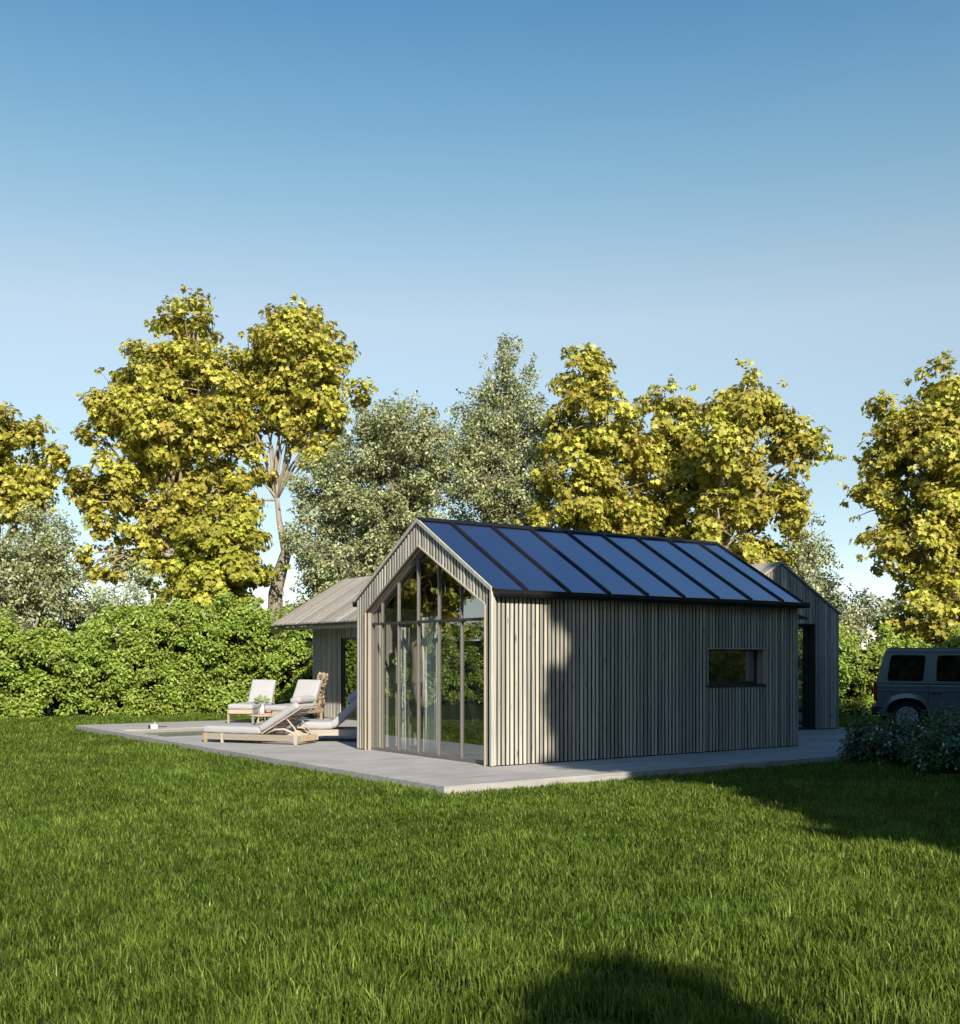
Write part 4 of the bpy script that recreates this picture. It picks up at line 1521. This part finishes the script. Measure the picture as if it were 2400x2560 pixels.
tree('maple_tree', 'tall yellow maple with a bare crooked trunk showing above the pool house roof', 'tree', GM, 'maple', 35,
     [(-5.8, 11.8, 1.1, 1.15), (-5.6, 11.0, 1.3, 1.1), (-4.9, 8.0, 0.9, 0.6), (-7.0, 7.3, 0.7, 0.55), (-7.6, 10.2, 0.6, 0.9), (-7.7, 8.9, 0.6, 0.7), (-7.2, 6.3, 0.6, 0.7), (-7.1, 11.0, 0.6, 0.95), (-5.2, 10.2, 1.2, 1.3), (-6.5, 9.9, 0.9, 1.2), (-4.4, 10.3, 0.4, 1.0), (-4.6, 8.9, 0.8, 0.9), (-7.3, 8.0, 0.75, 1.0), (-5.9, 8.6, 0.7, 0.5), (-7.3, 9.2, 0.75, 0.9), (-6.0, 10.8, 1.0, 1.0), (-4.8, 10.9, 0.9, 0.9), (-5.6, 9.5, 1.1, 0.9), (-3.8, 9.6, 0.45, 0.6)],
     (-6.25, 0), [(-6.25, -0.1, 0.3), (-6.25, 2.4, 0.25), (-6.24, 3.7, 0.22), (-6.08, 4.4, 0.2), (-5.9, 5.0, 0.17), (-6.12, 5.9, 0.085), (-6.2, 6.6, 0.075)], 0.95, rt=0.15, back=4.5)
tree('maple_tree', 'low rounded bright yellow maple in front of the tallest one', 'tree', GM, 'maple', 34.2,
     [(-7.8, 5.5, 1.2, 0.85), (-8.7, 4.7, 0.9, 1.0), (-7.3, 4.5, 1.3, 1.05), (-7.9, 3.9, 1.45, 0.9), (-8.9, 3.8, 0.8, 0.74)], (-7.9, 0), 2.6, 1.5, dens=2.4, size=0.15, mat=M['bushmaple'], rt=0.13, back=3.6)
tree('grey_green_tree', 'broad grey green tree behind the apex of the cabin gable', 'tree', GO, 'olive', 38.5,
     [(-2.6, 9.0, 1.6, 1.25), (-3.7, 8.4, 1.3, 1.1), (-1.8, 7.7, 1.3, 1.5), (-4.0, 6.9, 1.9, 1.3), (-5.4, 7.4, 0.95, 1.1), (-5.7, 5.5, 0.86, 1.7), (-4.4, 4.9, 1.9, 1.1), (-2.5, 5.8, 1.56, 1.21), (-3.75, 9.8, 0.24, 0.6), (-4.6, 3.4, 2.0, 0.9)], (-3.4, 0), 3.6, 0.9)
tree('grey_green_tree', 'tall slender grey green tree standing right of the gable apex', 'tree', GO, 'olive', 40,
     [(1.0, 11.4, 0.85, 1.3), (0.5, 9.8, 1.3, 1.5), (1.8, 9.4, 1.0, 1.5), (0.1, 8.0, 1.5, 1.4), (1.4, 7.4, 1.6, 1.26), (-0.5, 8.9, 0.7, 1.0), (0.6, 6.0, 1.7, 1.2), (1.0, 12.5, 0.35, 0.4)], (0.8, 0), 5, 0.9)
tree('maple_tree', 'yellow maple next to the tall grey green tree, first of three behind the blue roof', 'tree', GM, 'maple', 38,
     [(3.6, 11.0, 1.0, 1.05), (4.1, 9.5, 1.45, 1.2), (2.9, 9.2, 0.95, 1.1), (4.9, 8.2, 1.45, 1.2), (3.4, 7.3, 1.5, 1.2), (4.4, 6.3, 1.8, 1.0), (2.2, 6.1, 0.85, 0.75), (3.3, 5.0, 1.4, 0.7)], (3.9, 0), 4.8, 1.0)
tree('maple_tree', 'narrower yellow maple set back in the middle of the three behind the blue roof', 'tree', GM, 'maple', 40,
     [(6.4, 10.4, 1.0, 1.1), (7.4, 9.6, 0.9, 0.9), (7.9, 8.0, 1.1, 1.2), (5.6, 8.9, 0.9, 1.0), (7.8, 6.2, 1.0, 1.0), (6.8, 8.8, 1.2, 1.3), (6.4, 7.0, 1.4, 1.2), (6.2, 5.4, 1.3, 1.0)], (6.5, 0), 4.8, 1.0)
tree('maple_tree', 'wide yellow maple with pale forked limbs above the far end of the blue roof', 'tree', GM, 'maple', 37,
     [(8.6, 9.9, 1.3, 1.15), (7.8, 8.7, 1.25, 1.2), (9.8, 8.6, 1.0, 1.3), (10.5, 8.4, 0.6, 1.0), (8.9, 7.0, 1.6, 1.05), (7.6, 6.0, 1.0, 1.0), (9.9, 6.6, 0.8, 1.0), (8.9, 5.1, 1.4, 0.75), (9.6, 4.6, 0.8, 0.9), (8.0, 4.6, 1.0, 0.7), (9.4, 3.6, 1.1, 0.8)],
     (7.9, 0), [(7.9, -0.1, 0.3), (7.85, 2.5, 0.25), (7.75, 4.2, 0.22), (7.8, 5.2, 0.2)], 0.95, rt=0.26)
tree('grey_green_tree', 'grey green tree showing between the rear wing and the sky gap', 'tree', GO, 'olive', 37.5,
     [(10.8, 5.4, 0.6, 1.15), (10.5, 4.3, 1.05, 1.2), (11.3, 3.6, 0.8, 0.95), (10.9, 2.8, 1.2, 1.0)], (10.8, 0), 2.5, 0.75)
tree('maple_tree', 'large dark yellow maple at the right edge above the parked car', 'tree', GM, 'maple', 36,
     [(14.4, 9.9, 1.15, 1.1), (13.1, 9.3, 0.85, 0.8), (13.8, 8.3, 1.7, 1.15), (12.2, 8.0, 0.8, 0.5), (12.9, 6.9, 1.2, 1.2), (14.5, 6.5, 1.45, 1.2), (13.1, 5.2, 1.35, 1.1), (14.8, 4.6, 1.29, 1.3), (14.0, 3.3, 1.35, 1.29), (15.3, 8.2, 1.29, 1.5), (16.3, 6.5, 1.4, 1.8), (16.0, 3.5, 1.4, 1.5), (13.2, 2.4, 1.0, 0.9)],
     (14.7, 0), 4.2, 1.05, rt=0.28)
tree('grey_green_bush', 'pale grey green bushes behind the hedge just left of the car roof', 'bush', GO, 'olive', 33.6,
     [(11.3, 3.1, 0.65, 0.7), (10.8, 2.7, 0.6, 0.8), (12.1, 2.8, 0.6, 0.85), (10.5, 3.1, 0.35, 0.6), (12.9, 2.3, 0.6, 0.7)], (11.5, 0), 1.2, 0.9, rt=0.08, back=2.2)
tree('grey_green_sapling', 'thin sapling with whitish leaves sticking up above the left hedge', 'sapling', GO, 'olive', 34.2,
     [(-10.3, 3.6, 0.6, 0.65), (-10.0, 4.3, 0.43, 0.57), (-10.9, 3.5, 0.5, 0.5)], (-10.2, 0), 2.3, 0.5, mat=M['pale'], rt=0.05, back=2.5)
tree('grey_green_bush', 'grey green bush filling the gap over the left hedge below the tallest maple', 'bush', GO, 'olive', 38,
     [(-12.6, 3.3, 0.9, 0.9), (-11.4, 3.0, 0.9, 0.9), (-10.0, 2.9, 0.9, 0.8), (-14.2, 3.0, 1.0, 0.8)], (-12, 0), 1.2, 0.8, rt=0.08)
tree('maple_shrub', 'small yellow shrub peeping over the roof junction left of the gable', 'shrub', GM, 'maple', 41,
     [(-3.7, 4.7, 0.83, 0.64), (-2.9, 4.2, 0.8, 0.6)], (-3.5, 0), 3, 1.2, dens=2.2, size=0.2, mat=M['bushmaple'], rt=0.08)
tree('maple_shrub', 'small yellow shrub just above the ridge near the gable apex', 'shrub', GM, 'maple', 41.5,
     [(1.1, 6.2, 1.2, 0.7), (2.2, 5.6, 0.9, 0.6)], (1.3, 0), 4, 1.2, dens=2.2, size=0.2, mat=M['bushmaple'], rt=0.08)

# trees outside the picture: their shade falls on the lawn and they stand in the reflections
def st_pos(s, t):
    return 0.952 * s - 0.306 * t, 0.306 * s + 0.952 * t


def shade_tree(s, t, h, rad, bottom, seed, label, d=1.3, r0=0.9, extra=()):
    l, dd = st_pos(s, t)
    lob = []
    z = bottom + rad * 0.5
    rs = random.Random(seed)
    while z < h - rad * 0.4:
        k = 3
        for q in range(k):
            lob.append((l + rs.uniform(-1, 1) * rad * 0.5, z + rs.uniform(-0.4, 0.4), rad * rs.uniform(0.55, 0.7), rad * rs.uniform(0.42, 0.55)))
        z += rad * 0.55
    lob.append((l, h - rad * 0.35, rad * 0.45, rad * 0.4))
    lob += list(extra)
    return tree('maple_tree', label, 'tree', 'trees outside the view beside the lawn', 'maple', dd, lob, (l, 0), bottom + 0.3, r0, dens=d, size=0.26, rt=0.25, twigs=0.5, depth=2.0)


shade_tree(10.75, 0.5, 14.0, 3.3, 2.0, 1, 'tall maple by the lawn to the right of the viewer', 2.4, 1.3,
           [(7.2, 9.9, 1.3, 1.0), (7.1, 11.4, 1.35, 1.1), (6.95, 10.3, 1.1, 1.1), (6.9, 9.2, 1.1, 0.9), (6.7, 8.4, 1.0, 0.8), (7.0, 11.5, 1.1, 0.9), (7.6, 9.4, 1.3, 1.0), (7.3, 10.7, 1.25, 0.85), (8.3, 10.6, 1.3, 1.0), (7.5, 12.9, 1.4, 1.0), (8.8, 13.6, 1.7, 1.1), (9.0, 11.2, 1.9, 1.4), (9.0, 9.2, 1.9, 1.4), (11.5, 12.8, 2.0, 1.3), (11.5, 10.5, 2.0, 1.4), (10.2, 14.2, 1.6, 1.0)])
shade_tree(12.0, -6.0, 17.5, 3.6, 6.0, 9, 'added tallest maple, unseen behind the viewer on the right, thickening the shade', 1.6, 1.2)  # extra tree added to close light leaks in the wall's shade
shade_tree(14.6, 2.5, 15.0, 3.3, 1.6, 2, 'tall maple second in the row right of the viewer', 1.5, 1.2)
shade_tree(19.2, 4.0, 14.5, 3.3, 1.6, 3, 'tall maple third in the row right of the viewer', 1.5, 1.2)
shade_tree(24.0, 6.0, 14.0, 3.3, 1.6, 4, 'tall maple last in the row right of the viewer', 1.3, 1.1)
shade_tree(2.4, -6.9, 6.75, 0.26, 3.6, 5, 'young slim maple behind the viewer', 5.0, 1.4)
tree('maple_tree', 'dark maple on the far left side of the lawn out of view', 'tree', GM, 'maple', 27,
     [(-21.5, 9, 1.9, 1.6), (-21.0, 7, 2.0, 1.7), (-20.5, 5.0, 1.9, 1.5), (-22.6, 7.6, 0.9, 0.6), (-23.4, 6.0, 0.8, 0.35), (-24.3, 4.6, 0.9, 0.3), (-21.5, 3.5, 1.8, 1.0)], (-21.0, 0), 3.0, 1.0, twigs=2.0)
tree('maple_tree', 'leaning maple on the left side of the lawn out of view', 'tree', GM, 'maple', 31.5,
     [(-20, 7.5, 1.8, 1.6), (-20.5, 5.5, 2.0, 1.5), (-21.5, 9, 1.5, 1.4), (-22.2, 6.5, 1.6, 1.5)], (-20.8, 0), 3.2, 0.9)
tree('maple_tree', 'open crowned maple farther down the left side out of view', 'tree', GM, 'maple', 23.5,
     [(-31.5, 7, 1.4, 0.9), (-30, 4.8, 1.3, 0.7), (-33, 9, 1.6, 1.0), (-34, 5, 1.8, 1.2)], (-32.5, 0), 3.2, 0.6, dens=1.2)
tree('maple_tree', 'yellow maple on the right side of the drive out of view', 'tree', GM, 'maple', 24,
     [(24, 6, 2.4, 2.0), (26.5, 7, 2.4, 2.2), (25, 9, 2.0, 1.8), (23, 4, 1.8, 1.5), (27, 4, 2.2, 1.6)], (25, 0), 2.5, 0.9)
tree('maple_tree', 'second yellow maple on the right side of the drive out of view', 'tree', GM, 'maple', 17.5,
     [(28, 5.5, 2.4, 2.0), (30.5, 7, 2.4, 2.2), (29, 8, 2.0, 1.8), (27.5, 3, 1.8, 1.5), (29, 2, 2, 1.2)], (29, 0), 2.5, 0.9)



def copy_tree(src, label, l, d, rz, sc, group):
    r_ = src.copy()
    COL.objects.link(r_)
    r_.location = at(l, d)
    r_.rotation_euler = (0, 0, rz)
    r_.scale = (sc, sc, sc)
    r_['label'] = label
    r_['group'] = group
    for ch in src.children:
        c_ = ch.copy()
        COL.objects.link(c_)
        c_.parent = r_
    return r_


GB = 'trees outside the view behind the viewer'
BT = [o for o in COL.objects if o.parent is None and o.get('label', '').startswith('tall maple second in the row')][0]
for (lab, l_, d_, rz_q, sc_) in (('big maple far behind the viewer, middle of three', -3.5, -26, 1.0, 1.5),
                                 ('big maple far behind the viewer, left of the middle', -12, -28, 2.3, 1.4),
                                 ('big maple far behind the viewer, leftmost', -20, -22, 4.0, 1.2),
                                 ('big maple far behind the viewer beside the right hedge', 26, -11, 5.0, 1.25),
                                 ('big maple beyond the drive on the right side', 32, 1, 0.5, 1.1)):
    copy_tree(BT, lab, l_, d_, rz_q, sc_, GB)

# ---------------------------------------------------------------- hedges
def hedge(label, line, mat, size=0.10, cpm=20, per=60, width=1.6):
    """line: (side, distance, height) knots of the front face foot"""
    base = at(line[0][0], line[0][1])
    t = thing('hedge', label, 'hedge', base)
    base = np.array(base)
    C, Nr, dens = [], [], []
    core = MB()
    for k in range(len(line) - 1):
        l0, d0, h0 = line[k][:3]
        l1, d1, h1 = line[k + 1][:3]
        q = line[k][3] if len(line[k]) > 3 else 1.0
        L = math.hypot(l1 - l0, d1 - d0)
        ux, uy = (l1 - l0) / L, (d1 - d0) / L
        nx, ny = uy, -ux            # towards the lawn
        if nx * (0 - l0) + ny * (10 - d0) < 0:
            nx, ny = -nx, -ny
        n = int(L * (max(h0, h1) + width) * cpm * q)
        u = rng.random(n)
        prof = rng.random(n) * (0.5 * (h0 + h1) + width * 0.8)
        hh = h0 + (h1 - h0) * u - 0.12
        hh = hh + 0.26 * np.sin(u * L * 1.9 + k) + 0.15 * np.sin(u * L * 5.3 + 2 * k)
        shoot = (rng.random(n) < 0.07)
        hh = hh + shoot * rng.random(n) * 0.45
        z = np.where(shoot, hh, np.minimum(prof, hh))
        back = np.where(shoot, rng.random(n) * 0.7, np.clip(prof - hh, 0, width))
        r = 0.35
        bulge = 0.22 * np.sin(u * L * 1.7 + z * 1.9 + k * 2) + 0.14 * np.sin(u * L * 4.1 - z * 3.1)
        inn = rng.random(n) ** 1.6 * 0.5
        rnd_top = np.clip((z - (hh - 0.6)) / 0.6, 0, 1) ** 2 * 0.45
        o = -(back + inn + rnd_top) + bulge
        z = z - inn * 0.5 * (back > 0) + 0.04
        lf = l0 + ux * u * L + nx * o
        df = d0 + uy * u * L + ny * o
        X, Y = at_np(lf, df)
        C.append(np.stack([X - base[0], Y - base[1], np.maximum(z, 0.1)], 1))
        nv = dirv(nx, ny)
        Nr.append(np.repeat([[nv.x, nv.y, 0.35]], n, 0))
        # solid core boxes; the hedge's inner shade is put into their dark colour
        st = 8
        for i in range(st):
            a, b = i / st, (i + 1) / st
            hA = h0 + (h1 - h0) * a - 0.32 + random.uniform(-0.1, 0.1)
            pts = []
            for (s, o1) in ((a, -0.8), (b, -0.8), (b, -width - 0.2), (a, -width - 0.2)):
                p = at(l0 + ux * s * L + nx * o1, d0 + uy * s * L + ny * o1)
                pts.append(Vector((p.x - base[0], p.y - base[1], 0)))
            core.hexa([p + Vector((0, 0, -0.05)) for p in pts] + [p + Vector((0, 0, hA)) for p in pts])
    C = np.concatenate(C)
    Nr = np.concatenate(Nr)
    n = len(C)
    rr = 0.15 + 0.17 * rng.random(n)
    pc = np.maximum(12, per * (rr / 0.22) ** 2).astype(int)
    P, Nn, A, sz, tone = cluster_leaves(C, rr, pc, size, 0.75, 0.6, 0.6, 0.6, 0.1)
    idx = np.repeat(np.arange(n), pc)
    Nn = Nn + Nr[idx] * 0.6
    keep = P[:, 2] > 0.07
    leaves('foliage', P[keep], Nn[keep], A[keep], sz[keep], 'oval6', mat, t, tone[keep])
    core.build('twigs', M['core'], t)  # plain dark core boxes, no single twigs modelled
    return t


hedge('long bright green hedge closing off the lawn on the left and behind the loungers',
      [(-34, 17, 2.6, 0.55), (-25, 25.5, 2.8, 0.55), (-18.5, 30, 2.8, 0.8), (-14.6, 31.5, 2.75), (-13.2, 32.1, 2.85), (-11.8, 32.8, 2.25), (-10.0, 33.8, 2.9), (-7.8, 35.0, 3.2), (-6.0, 35.8, 3.1), (-3.5, 36.6, 2.8, 0.8), (2, 37.5, 2.8)], M['hedge'])
hedge('bright green hedge behind the parked car on the right',
      [(2.2, 37.6, 2.6, 0.6), (8.0, 35.6, 2.5, 1), (10.0, 33.8, 2.35), (12.5, 33.2, 2.2), (16, 33.2, 2.2), (20, 31, 2.3, 0.6), (32, 18, 2.6)], M['hedge'])


hedge('added tall far hedge, unseen behind the viewer, darkening the reflections',
      [(32, 18, 3.2, 0.35), (33, 2, 4.5, 0.1), (30, -22, 6.5, 0.1), (8, -36, 7.5, 0.1), (-22, -30, 6.5, 0.1), (-36, -6, 4.5, 0.12), (-34, 17, 3.0)], M['hedge'], size=0.3, per=60)  # added unseen ring of greenery; fills reflections and dims the sky light

# ---------------------------------------------------------------- dark flowering shrubs beside the terrace end
def shrub(label, l, d, r, h, n=60):
    base = at(l, d)
    t = thing('flowering_shrub', label, 'shrub', base, 0, 'dark flowering shrubs beside the drive')
    dd_ = rng.normal(size=(n, 3))
    dd_ /= np.linalg.norm(dd_, axis=1, keepdims=True)
    q = rng.random(n) ** 0.4
    C = dd_ * q[:, None] * np.array([r, r, h * 0.5]) + np.array([0, 0, h * 0.5])
    C[:, 2] = np.maximum(C[:, 2], 0.08)
    rr = 0.12 + 0.13 * rng.random(n)
    P, Nn, A, sz, tone = cluster_leaves(C, rr, np.full(n, 75), 0.062, 0.8, 0.7, 0.6, 0.5, 0.0, np.array([[0, 0, h * 0.3]] * n))
    # upright shoots on the top
    sh_ = C[C[:, 2] > h * 0.6]
    k = len(sh_)
    rep = 26
    tt = rng.random((k, rep))
    S_ = sh_[:, None, :] + np.stack([tt * 0.05, tt * 0.03, 0.08 + tt * 0.24], 2) + rng.normal(size=(k, rep, 3)) * 0.018
    S_ = S_.reshape(-1, 3)
    m_ = len(S_)
    P = np.concatenate([P, S_])
    Nn = np.concatenate([Nn, rng.normal(size=(m_, 3)) * 0.5 + np.array([0, 0, 0.8])])
    A = np.concatenate([A, rng.normal(size=(m_, 3)) + np.array([0, 0, 0.4])])
    sz = np.concatenate([sz, np.full(m_, 0.05)])
    tone = np.concatenate([tone, rng.random(m_)])
    kp = P[:, 2] > 0.0
    leaves('foliage', P[kp], Nn[kp], A[kp], sz[kp], 'oval6', M['shrub'], t, tone[kp])
    # small white flowers
    F = C[rng.integers(0, n, 150)] + rng.normal(size=(150, 3)) * 0.13
    F[:, 2] = np.abs(F[:, 2]) + 0.04
    out = F - np.array([0, 0, h * 0.3])
    out /= np.linalg.norm(out, axis=1, keepdims=True)
    F = F + out * 0.04
    rep = 4
    F4 = np.repeat(F, rep, 0)
    ax = rng.normal(size=(len(F4), 3))
    leaves('blossom', F4, np.repeat(out, rep, 0) + rng.normal(size=(len(F4), 3)) * 0.2, ax, np.full(len(F4), 0.028), 'oval6', M['petal'], t, rng.random(len(F4)))
    return t


for (lab, l, d, r, h) in (('dark flowering shrub at the terrace corner, leftmost of the row', 6.65, 18.7, 0.8, 0.62),
                          ('dark flowering shrub second from the terrace corner below the car bumper', 7.35, 18.0, 0.85, 0.70),
                          ('dark flowering shrub below the rear wheel of the car', 8.05, 19.3, 0.95, 0.74),
                          ('dark low flowering shrub at the front of the row next to the lawn', 7.1, 16.9, 0.85, 0.66),
                          ('dark flowering shrub at the right picture edge next to the lawn', 7.75, 15.7, 0.9, 0.74),
                          ('dark flowering shrub below the car door at the picture edge', 8.6, 18.0, 0.9, 0.84),
                          ('dark flowering shrub farther right beside the drive', 9.4, 19.2, 0.95, 0.95),
                          ('dark flowering shrub beyond the right picture edge', 9.3, 16.9, 0.95, 0.85)):
    shrub(lab, l, d, r, h, 75)


# ---------------------------------------------------------------- grass
def lattice(x, y, cell, seed):
    r_ = np.random.default_rng(seed).random((256, 256))
    u, v = x / cell, y / cell
    i, j = np.floor(u).astype(int), np.floor(v).astype(int)
    fu, fv_ = u - i, v - j
    fu, fv_ = fu * fu * (3 - 2 * fu), fv_ * fv_ * (3 - 2 * fv_)
    g = lambda a, b: r_[a % 256, b % 256]
    return (g(i, j) * (1 - fu) + g(i + 1, j) * fu) * (1 - fv_) + (g(i, j + 1) * (1 - fu) + g(i + 1, j + 1) * fu) * fv_


Ls, Ds = [], []
for (d0, d1, den) in ((3.0, 6.5, 3900), (6.5, 9.5, 3800), (9.5, 13, 3200), (13, 18, 2300), (18, 25, 1300), (25, 35.5, 750)):
    hw = 0.425 * d1 + 3.4
    n = int(2 * hw * (d1 - d0) * den)
    d = d0 + (d1 - d0) * rng.random(n)
    l = (rng.random(n) * 2 - 1) * hw
    k = np.abs(l) < 0.425 * d + 3.4
    Ls.append(l[k]); Ds.append(d[k])
l = np.concatenate(Ls); d = np.concatenate(Ds)
X, Y = at_np(l, d)
inside = ((X > -2.0) & (X < 8.0) & (Y > -1.75) & (Y < 14.2)) | ((X > -2.0) & (X < 12.2) & (Y > -1.75) & (Y < 4.6)) | ((X > 12.2) & (Y > -6.5) & (Y < 4.2)) | ((X > 7.7) & (Y < 8.2) & (Y > 2) & (X < 11.9))
cl = lattice(X, Y, 0.16, 1) * 0.6 + lattice(X, Y, 0.55, 2) * 0.4
keep = (~inside) & (rng.random(len(X)) < 0.35 + 1.1 * cl)
X, Y, d, cl = X[keep], Y[keep], d[keep], cl[keep]
n = len(X)
big = lattice(X, Y, 1.4, 3)
tuft = np.clip((lattice(X, Y, 0.30, 8) * 0.6 + lattice(X, Y, 0.9, 9) * 0.4 - 0.42) * 4, 0, 1)
H = (0.030 + 0.056 * cl + 0.018 * big) * (0.55 + 0.9 * rng.random(n)) * (0.86 + 0.3 * tuft + 0.5 * tuft * np.clip((10.5 - d) / 5, 0, 1))
tall = rng.random(n) < 0.03
H[tall] *= 1.35
Wd = (0.0023 + 0.0017 * rng.random(n)) * (1 + np.maximum(d - 5, 0) / 11)
an = rng.random(n) * 2 * math.pi
# tufts lean the same way
an2 = lattice(X, Y, 0.22, 5) * 4 * math.pi
mixk = rng.random(n) < 0.55
an = np.where(mixk, an2 + rng.normal(size=n) * 0.5, an)
lean = H * (0.15 + 0.6 * rng.random(n) ** 1.3)
ca, sa = np.cos(an), np.sin(an)
fa = an + math.pi / 2 + rng.normal(size=n) * 0.5
wx, wy = np.cos(fa), np.sin(fa)
V = np.zeros((n, 5, 3), np.float32)
V[:, 0] = np.stack([X - wx * Wd, Y - wy * Wd, np.full(n, -0.005)], 1)
V[:, 1] = np.stack([X + wx * Wd, Y + wy * Wd, np.full(n, -0.005)], 1)
mx_, my_ = X + ca * lean * 0.35, Y + sa * lean * 0.35
V[:, 2] = np.stack([mx_ + wx * Wd * 0.85, my_ + wy * Wd * 0.85, H * 0.6], 1)
V[:, 3] = np.stack([mx_ - wx * Wd * 0.85, my_ - wy * Wd * 0.85, H * 0.6], 1)
V[:, 4] = np.stack([X + ca * lean, Y + sa * lean, H * (0.8 + 0.2 * rng.random(n))], 1)
loops = (np.array([0, 1, 2, 3, 3, 2, 4])[None, :] + (np.arange(n) * 5)[:, None]).ravel()
starts = (np.array([0, 4])[None, :] + (np.arange(n) * 7)[:, None]).ravel()
rv_ = np.clip(rng.random(n) * 0.75 + 0.16 * tuft - 0.03 + (rng.random(n) < 0.02) * 0.3, 0, 1)
gr = np_mesh('grass', V.reshape(-1, 3), loops, starts, {'rnd': np.repeat(rv_, 5), 'tone': np.repeat(np.clip(0.5 * big + 0.5 * rng.random(n), 0, 1), 5)}, M['grass'])
tag(gr, 'thick green lawn grass, longer in front', 'grass', kind='stuff')
print('blades', n)

# ---------------------------------------------------------------- light, sky, camera
SUN_EL = R(30)
hx_, hy_ = dirv(-0.306, 0.952).x, dirv(-0.306, 0.952).y
ldir = Vector((hx_ * math.cos(SUN_EL), hy_ * math.cos(SUN_EL), -math.sin(SUN_EL)))
sd = bpy.data.lights.new('sun', 'SUN')
sd.energy = 5.0
sd.angle = R(0.6)
sd.color = (1.0, 0.91, 0.76)
so = bpy.data.objects.new('sun', sd)
COL.objects.link(so)
so.rotation_euler = ldir.to_track_quat('-Z', 'Y').to_euler()
so.location = (-10, -20, 20)

W = bpy.data.worlds.new('World')
S.world = W
W.use_nodes = True
nt = W.node_tree
bg = nt.nodes['Background']
sky = nt.nodes.new('ShaderNodeTexSky')
sky.sky_type = 'NISHITA'
sky.sun_disc = False
sky.sun_elevation = SUN_EL
sky.sun_rotation = math.atan2(-hx_, -hy_)
sky.air_density = 1.0
sky.dust_density = 0.45
sky.ozone_density = 1.6
tcn = nt.nodes.new('ShaderNodeTexCoord')
sep = nt.nodes.new('ShaderNodeSeparateXYZ')
nt.links.new(tcn.outputs['Generated'], sep.inputs[0])
rmp = nt.nodes.new('ShaderNodeValToRGB')
el = rmp.color_ramp.elements
while len(el) > 1:
    el.remove(el[-1])
KS = 2.0
stops = [(0.0, (1.1, 1.08, 1.35)), (0.05, (0.98, 0.97, 1.1)), (0.10, (0.88, 0.86, 0.86)), (0.15, (0.96, 0.905, 0.82)), (0.20, (1.13, 1.015, 0.87)), (0.28, (1.44, 1.19, 0.95)), (0.33, (1.28, 1.2, 0.96)), (0.38, (1.05, 1.17, 0.98)), (0.44, (0.82, 1.08, 1.0)), (0.49, (0.63, 0.97, 1.0)), (0.62, (0.45, 0.75, 0.9)), (1.0, (0.35, 0.6, 0.8))]
el[0].position, el[0].color = 0.0, (*[c / KS for c in stops[0][1]], 1)
for p_, c_ in stops[1:]:
    e_ = el.new(p_)
    e_.color = (*[c / KS for c in c_], 1)
nt.links.new(sep.outputs['Z'], rmp.inputs['Fac'])
mu = nt.nodes.new('ShaderNodeVectorMath')
mu.operation = 'MULTIPLY'
nt.links.new(sky.outputs[0], mu.inputs[0])
nt.links.new(rmp.outputs['Color'], mu.inputs[1])
mu2 = nt.nodes.new('ShaderNodeVectorMath')
mu2.operation = 'SCALE'
mu2.inputs['Scale'].default_value = KS
nt.links.new(mu.outputs[0], mu2.inputs[0])
nt.links.new(mu2.outputs[0], bg.inputs['Color'])
bg.inputs['Strength'].default_value = 0.11

cd = bpy.data.cameras.new('camera')
cam = bpy.data.objects.new('camera', cd)
COL.objects.link(cam)
cp = at(0, 0, EYE)
cam.location = cp
cam.rotation_euler = (R(90), 0, -TH)
cd.sensor_fit = 'HORIZONTAL'
cd.sensor_width = 36
cd.lens = 36 * 2227.7 / 1864
cd.shift_y = (1277.5 - 994) / 1864
cd.clip_end = 2000
S.camera = cam
S.render.resolution_x, S.render.resolution_y = 960, 1024
S.view_settings.view_transform = 'Standard'
S.view_settings.look = 'None'
S.view_settings.exposure = 0.5
S.view_settings.gamma = 1
S.cycles.use_denoising = True
S.cycles.max_bounces = 8
S.cycles.transparent_max_bounces = 16
